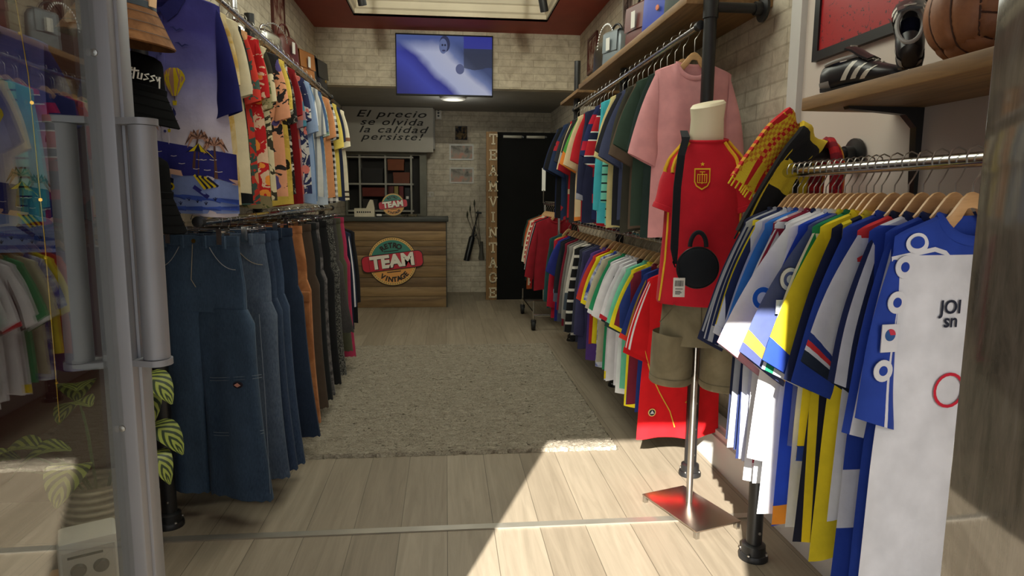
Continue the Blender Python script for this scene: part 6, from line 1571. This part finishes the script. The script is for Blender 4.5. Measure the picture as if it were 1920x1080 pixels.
def pump_vase():
    t = thing('bicycle_pump', 'black pump leaning on the brick ledge by the letter board', 'pump', (0.29, 9.46, 0.44), rot=(radians(-6), radians(14), 0))
    m = MB(); m.lathe([(0.0, 0.0), (0.042, 0.0), (0.042, 0.34), (0.03, 0.36), (0.018, 0.37), (0.018, 0.50), (0.009, 0.505), (0.009, 0.70)], 18); m.build('barrel', BLACKP, t); h = MB(); h.tube([(-0.03, 0, 0.70), (0.05, 0, 0.715)], 0.014, 10); h.build('grip', BLACKP, t); c = MB(); c.tube([(-0.03, 0, 0.33), (0.06, 0, 0.40)], 0.01, 8); c.build('clamp', BLACKM, t)
    t = thing('glass_vase', 'narrow vase with bare dark twigs on the brick ledge beside the pump', 'vase', (0.51, 9.57, 0.44))
    m = MB(); m.lathe([(0.0, 0.0), (0.035, 0.0), (0.045, 0.03), (0.03, 0.12), (0.022, 0.24), (0.026, 0.27)], 20); m.build('vessel', plain('smoked_glass', (92, 88, 80), 0.1), t)
    rnd = random.Random(6)
    for a, b_ in ((-0.16, 0.50), (-0.10, 0.58), (-0.20, 0.42), (-0.05, 0.44)):
        k = MB(); k.tube([(0, 0, 0.05), (a*0.25, 0, 0.3), (a*0.7, 0.01, 0.26+b_*0.45), (a, 0.0, 0.2+b_)], 0.004, 5); so = k.build('twig', plain('dark_twig', (58, 48, 38), 0.7), t)
        l = MB(); l.rings([ell(a, 0, 0.2+b_+z, w, w*0.5, 8) for z, w in ((-0.02, 0.002), (0.02, 0.013), (0.05, 0.011), (0.09, 0.001))]); l.build('bud', plain('dark_leaf', (60, 62, 46), 0.7), so)
pump_vase()
DOORM = plain('black_door_paint', (20, 20, 20), 0.85, var=0.08, spec=0.15)
m = MB(); m.box(0.668, 8.70, 0, 1.52, 9.66, 2.17); struct(m.build('door_1', DOORM, smooth=False))
for x in (0.86, 1.16):
    t = thing('door_closer', f'slim grey bar fitted across the top of the black door, {"by the letter board" if x < 1 else "by the T-shirts"}', 'door closer', (x, 8.70, 2.11)); m = MB(); m.box(-0.12, -0.03, -0.018, 0.12, 0, 0.018, bev=0.004); m.build('bar', plain('dull_steel', (130, 126, 116), 0.45, 0.5), t)
    k = MB(); k.lathe([(0.0, 0.045), (0.014, 0.045), (0.016, 0.0)], 12, M=T(0.13, 0.0, 0.0, rx=pi/2)); k.build('pivot', BLACKM, t)
def letter_board():
    PL = wood('letter_plank', (104, 74, 42), (152, 116, 70), 'Z', 0.6)
    t = thing('letter_board', 'tall timber post spelling TEAM VINTAGE in white slab letters', 'sign', (0.595, 8.70, 0.0)); m = MB(); m.box(-0.07, -0.02, 0.0, -0.035, 0.06, 2.17); m.box(-0.035, -0.035, 0.0, 0.07, 0.06, 2.17, bev=0.003); m.build('post', PL, t, smooth=False)
    LW = plain('letter_white', (222, 208, 176), 0.5, var=0.03); st = 0.0085
    G = {'T': [((-1, 1), (1, 1)), ((0, 1), (0, -1)), ((-.4, -1), (.4, -1)), ((-1, 1), (-1, .6)), ((1, 1), (1, .6))], 'E': [((-.7, 1), (-.7, -1)), ((-1, 1), (.9, 1)), ((-.7, 0), (.4, 0)), ((-1, -1), (.9, -1)), ((.9, 1), (.9, .6)), ((.9, -1), (.9, -.55)), ((.4, .25), (.4, -.25))],
         'A': [((-.85, -1), (0, 1)), ((.85, -1), (0, 1)), ((-.5, -.25), (.5, -.25)), ((-1.15, -1), (-.5, -1)), ((.5, -1), (1.15, -1)), ((-.35, 1), (.1, 1))], 'M': [((-.85, -1), (-.85, 1)), ((.85, -1), (.85, 1)), ((-.85, 1), (0, -.35)), ((.85, 1), (0, -.35)), ((-1.2, -1), (-.5, -1)), ((.5, -1), (1.2, -1)), ((-1.2, 1), (-.8, 1)), ((.8, 1), (1.2, 1))],
         'V': [((-.85, 1), (0, -1)), ((.85, 1), (0, -1)), ((-1.2, 1), (-.5, 1)), ((.5, 1), (1.2, 1))], 'I': [((0, 1), (0, -1)), ((-.4, 1), (.4, 1)), ((-.4, -1), (.4, -1))], 'N': [((-.8, -1), (-.8, 1)), ((.8, -1), (.8, 1)), ((-.8, 1), (.8, -1)), ((-1.1, -1), (-.45, -1)), ((.45, 1), (1.1, 1)), ((-1.1, 1), (-.7, 1))],
         'G': [((.85, .7), (.85, .45)), ((.85, .7), (.4, 1)), ((.4, 1), (-.4, 1)), ((-.4, 1), (-.9, .5)), ((-.9, .5), (-.9, -.5)), ((-.9, -.5), (-.4, -1)), ((-.4, -1), (.4, -1)), ((.4, -1), (.85, -.7)), ((.85, -.7), (.85, -.1)), ((.35, -.1), (1.1, -.1))]}
    for i, ch in enumerate('TEAMVINTAGE'):
        cz = 2.075-0.1975*i; m = MB()
        for (x0, z0), (x1, z1) in G[ch]:
            a = Vector((0.018+x0*0.045, -0.042, cz+z0*0.058)); b_ = Vector((0.018+x1*0.045, -0.042, cz+z1*0.058)); d = (b_-a).normalized(); nrm = Vector((-d.z, 0, d.x))*st; a -= d*st*0.7; b_ += d*st*0.7
            vs = [p+o+Vector((0, yy, 0)) for yy in (-0.008, 0.008) for p, o in ((a, nrm), (b_, nrm), (b_, -nrm), (a, -nrm))]
            m.add(vs, [(0, 1, 2, 3), (7, 6, 5, 4), (0, 4, 5, 1), (1, 5, 6, 2), (2, 6, 7, 3), (3, 7, 4, 0)])
        m.build('letter', LW, t, smooth=False)
letter_board()

# ------------------------------------------------------------------ wheeled rack by the black door
def wheel_rack():
    t = thing('wheeled_rack', 'chrome clothes rack on black castors in front of the black door', 'clothes rack', (1.13, 7.05, 0)); Y0, Y1, X = -0.42, 0.55, 0.245
    m = MB(); m.tube([(0, Y0, 1.27), (0, Y1, 1.27)], 0.013, 12); m.build('top_bar', CHROME, t)
    for y in (Y0, Y1):
        u = MB(); u.tube([(0, y, 0.16), (0, y, 1.27)], 0.013, 12); u.build('upright', CHROME, t)
        b_ = MB(); b_.tube([(-X, y, 0.155), (X, y, 0.155)], 0.014, 12); b_.build('base_bar', CHROME, t)
        for s in (-1, 1):
            w = MB(); w.tube([(s*X, y, 0.10), (s*X, y, 0.30)], 0.008, 8); so = w.build('caster_stem', CHROME, t)
            k = MB(); k.lathe([(0.0, -0.02), (0.044, -0.018), (0.05, -0.01), (0.05, 0.01), (0.044, 0.018), (0.0, 0.02)], 20, M=T(s*X, y+0.01, 0.05, ry=pi/2)); k.build('caster_wheel', RUBBER, so)
            f = MB(); f.box(s*X-0.026, y-0.02, 0.07, s*X+0.026, y+0.03, 0.11, bev=0.006); f.build('caster_fork', BLACKP, so)
    m = MB(); m.tube([(-X, Y0, 0.18), (-X, Y1, 0.18)], 0.011, 10); m.build('side_bar', CHROME, t); m = MB(); m.tube([(X, Y0, 0.18), (X, Y1, 0.18)], 0.011, 10); m.build('side_bar', CHROME, t)
wheel_rack()
RRK = [('dark crimson long-sleeved jersey', 6.74, ('p', (140, 26, 38)), dict(sl=0.56)), ('black jersey with white sleeve line', 6.86, ('p', (34, 32, 36)), dict(sleeve=('u', (34, 32, 36), (WHT, 0.02, 0.06)), sl=0.5)), ('scarlet jersey with cream piping', 6.98, ('p', (176, 36, 44)), dict(sleeve=('u', (176, 36, 44), ((226, 210, 180), 0.0, 0.05)), sl=0.45)),
       ('striped red and cream jersey', 7.10, ('h', (170, 40, 46), ((220, 206, 180), 0.6, 0.95), 0.05), dict(sl=0.4)), ('cream jersey', 7.22, ('p', (206, 196, 170)), dict(sl=0.45)), ('rust orange dress', 7.36, ('p', (176, 84, 44)), dict(L=0.86, sl=0.3)), ('bottle green jersey', 6.66+0.84, ('p', (36, 60, 52)), {})]
for i, (d, y, spec, ex) in enumerate(RRK):
    kw = dict(hw=0.225, L=0.80, kind='jersey', sl=0.3, sang=13, t=0.018, fold=0.007, sw=0.19, st=0.016); kw.update(ex)
    hangup('wheeled rack', 'tops on the wheeled rack', i, d, 'dress' if 'dress' in d else 'jersey', 'top', 1.13, y, 1.20, 0.07, radians(8), 'wood', 0.19, 'hangers on the wheeled rack', body=spec, **kw)
t = thing('price_ticket', 'long white paper ticket hanging over the wheeled rack against the black door', 'tag', (0.965, 6.59, 1.33)); m = MB(); m.box(-0.018, -0.001, 0.08, 0.018, 0.001, 0.30); m.build('paper', PAPER, t, smooth=False); m = MB(); m.tube([(0, 0, 0.09), (0, 0, -0.04), (0.05, 0.0, -0.05), (0.11, 0.0, -0.045)], 0.004, 6); m.build('hook', CHROME, t)
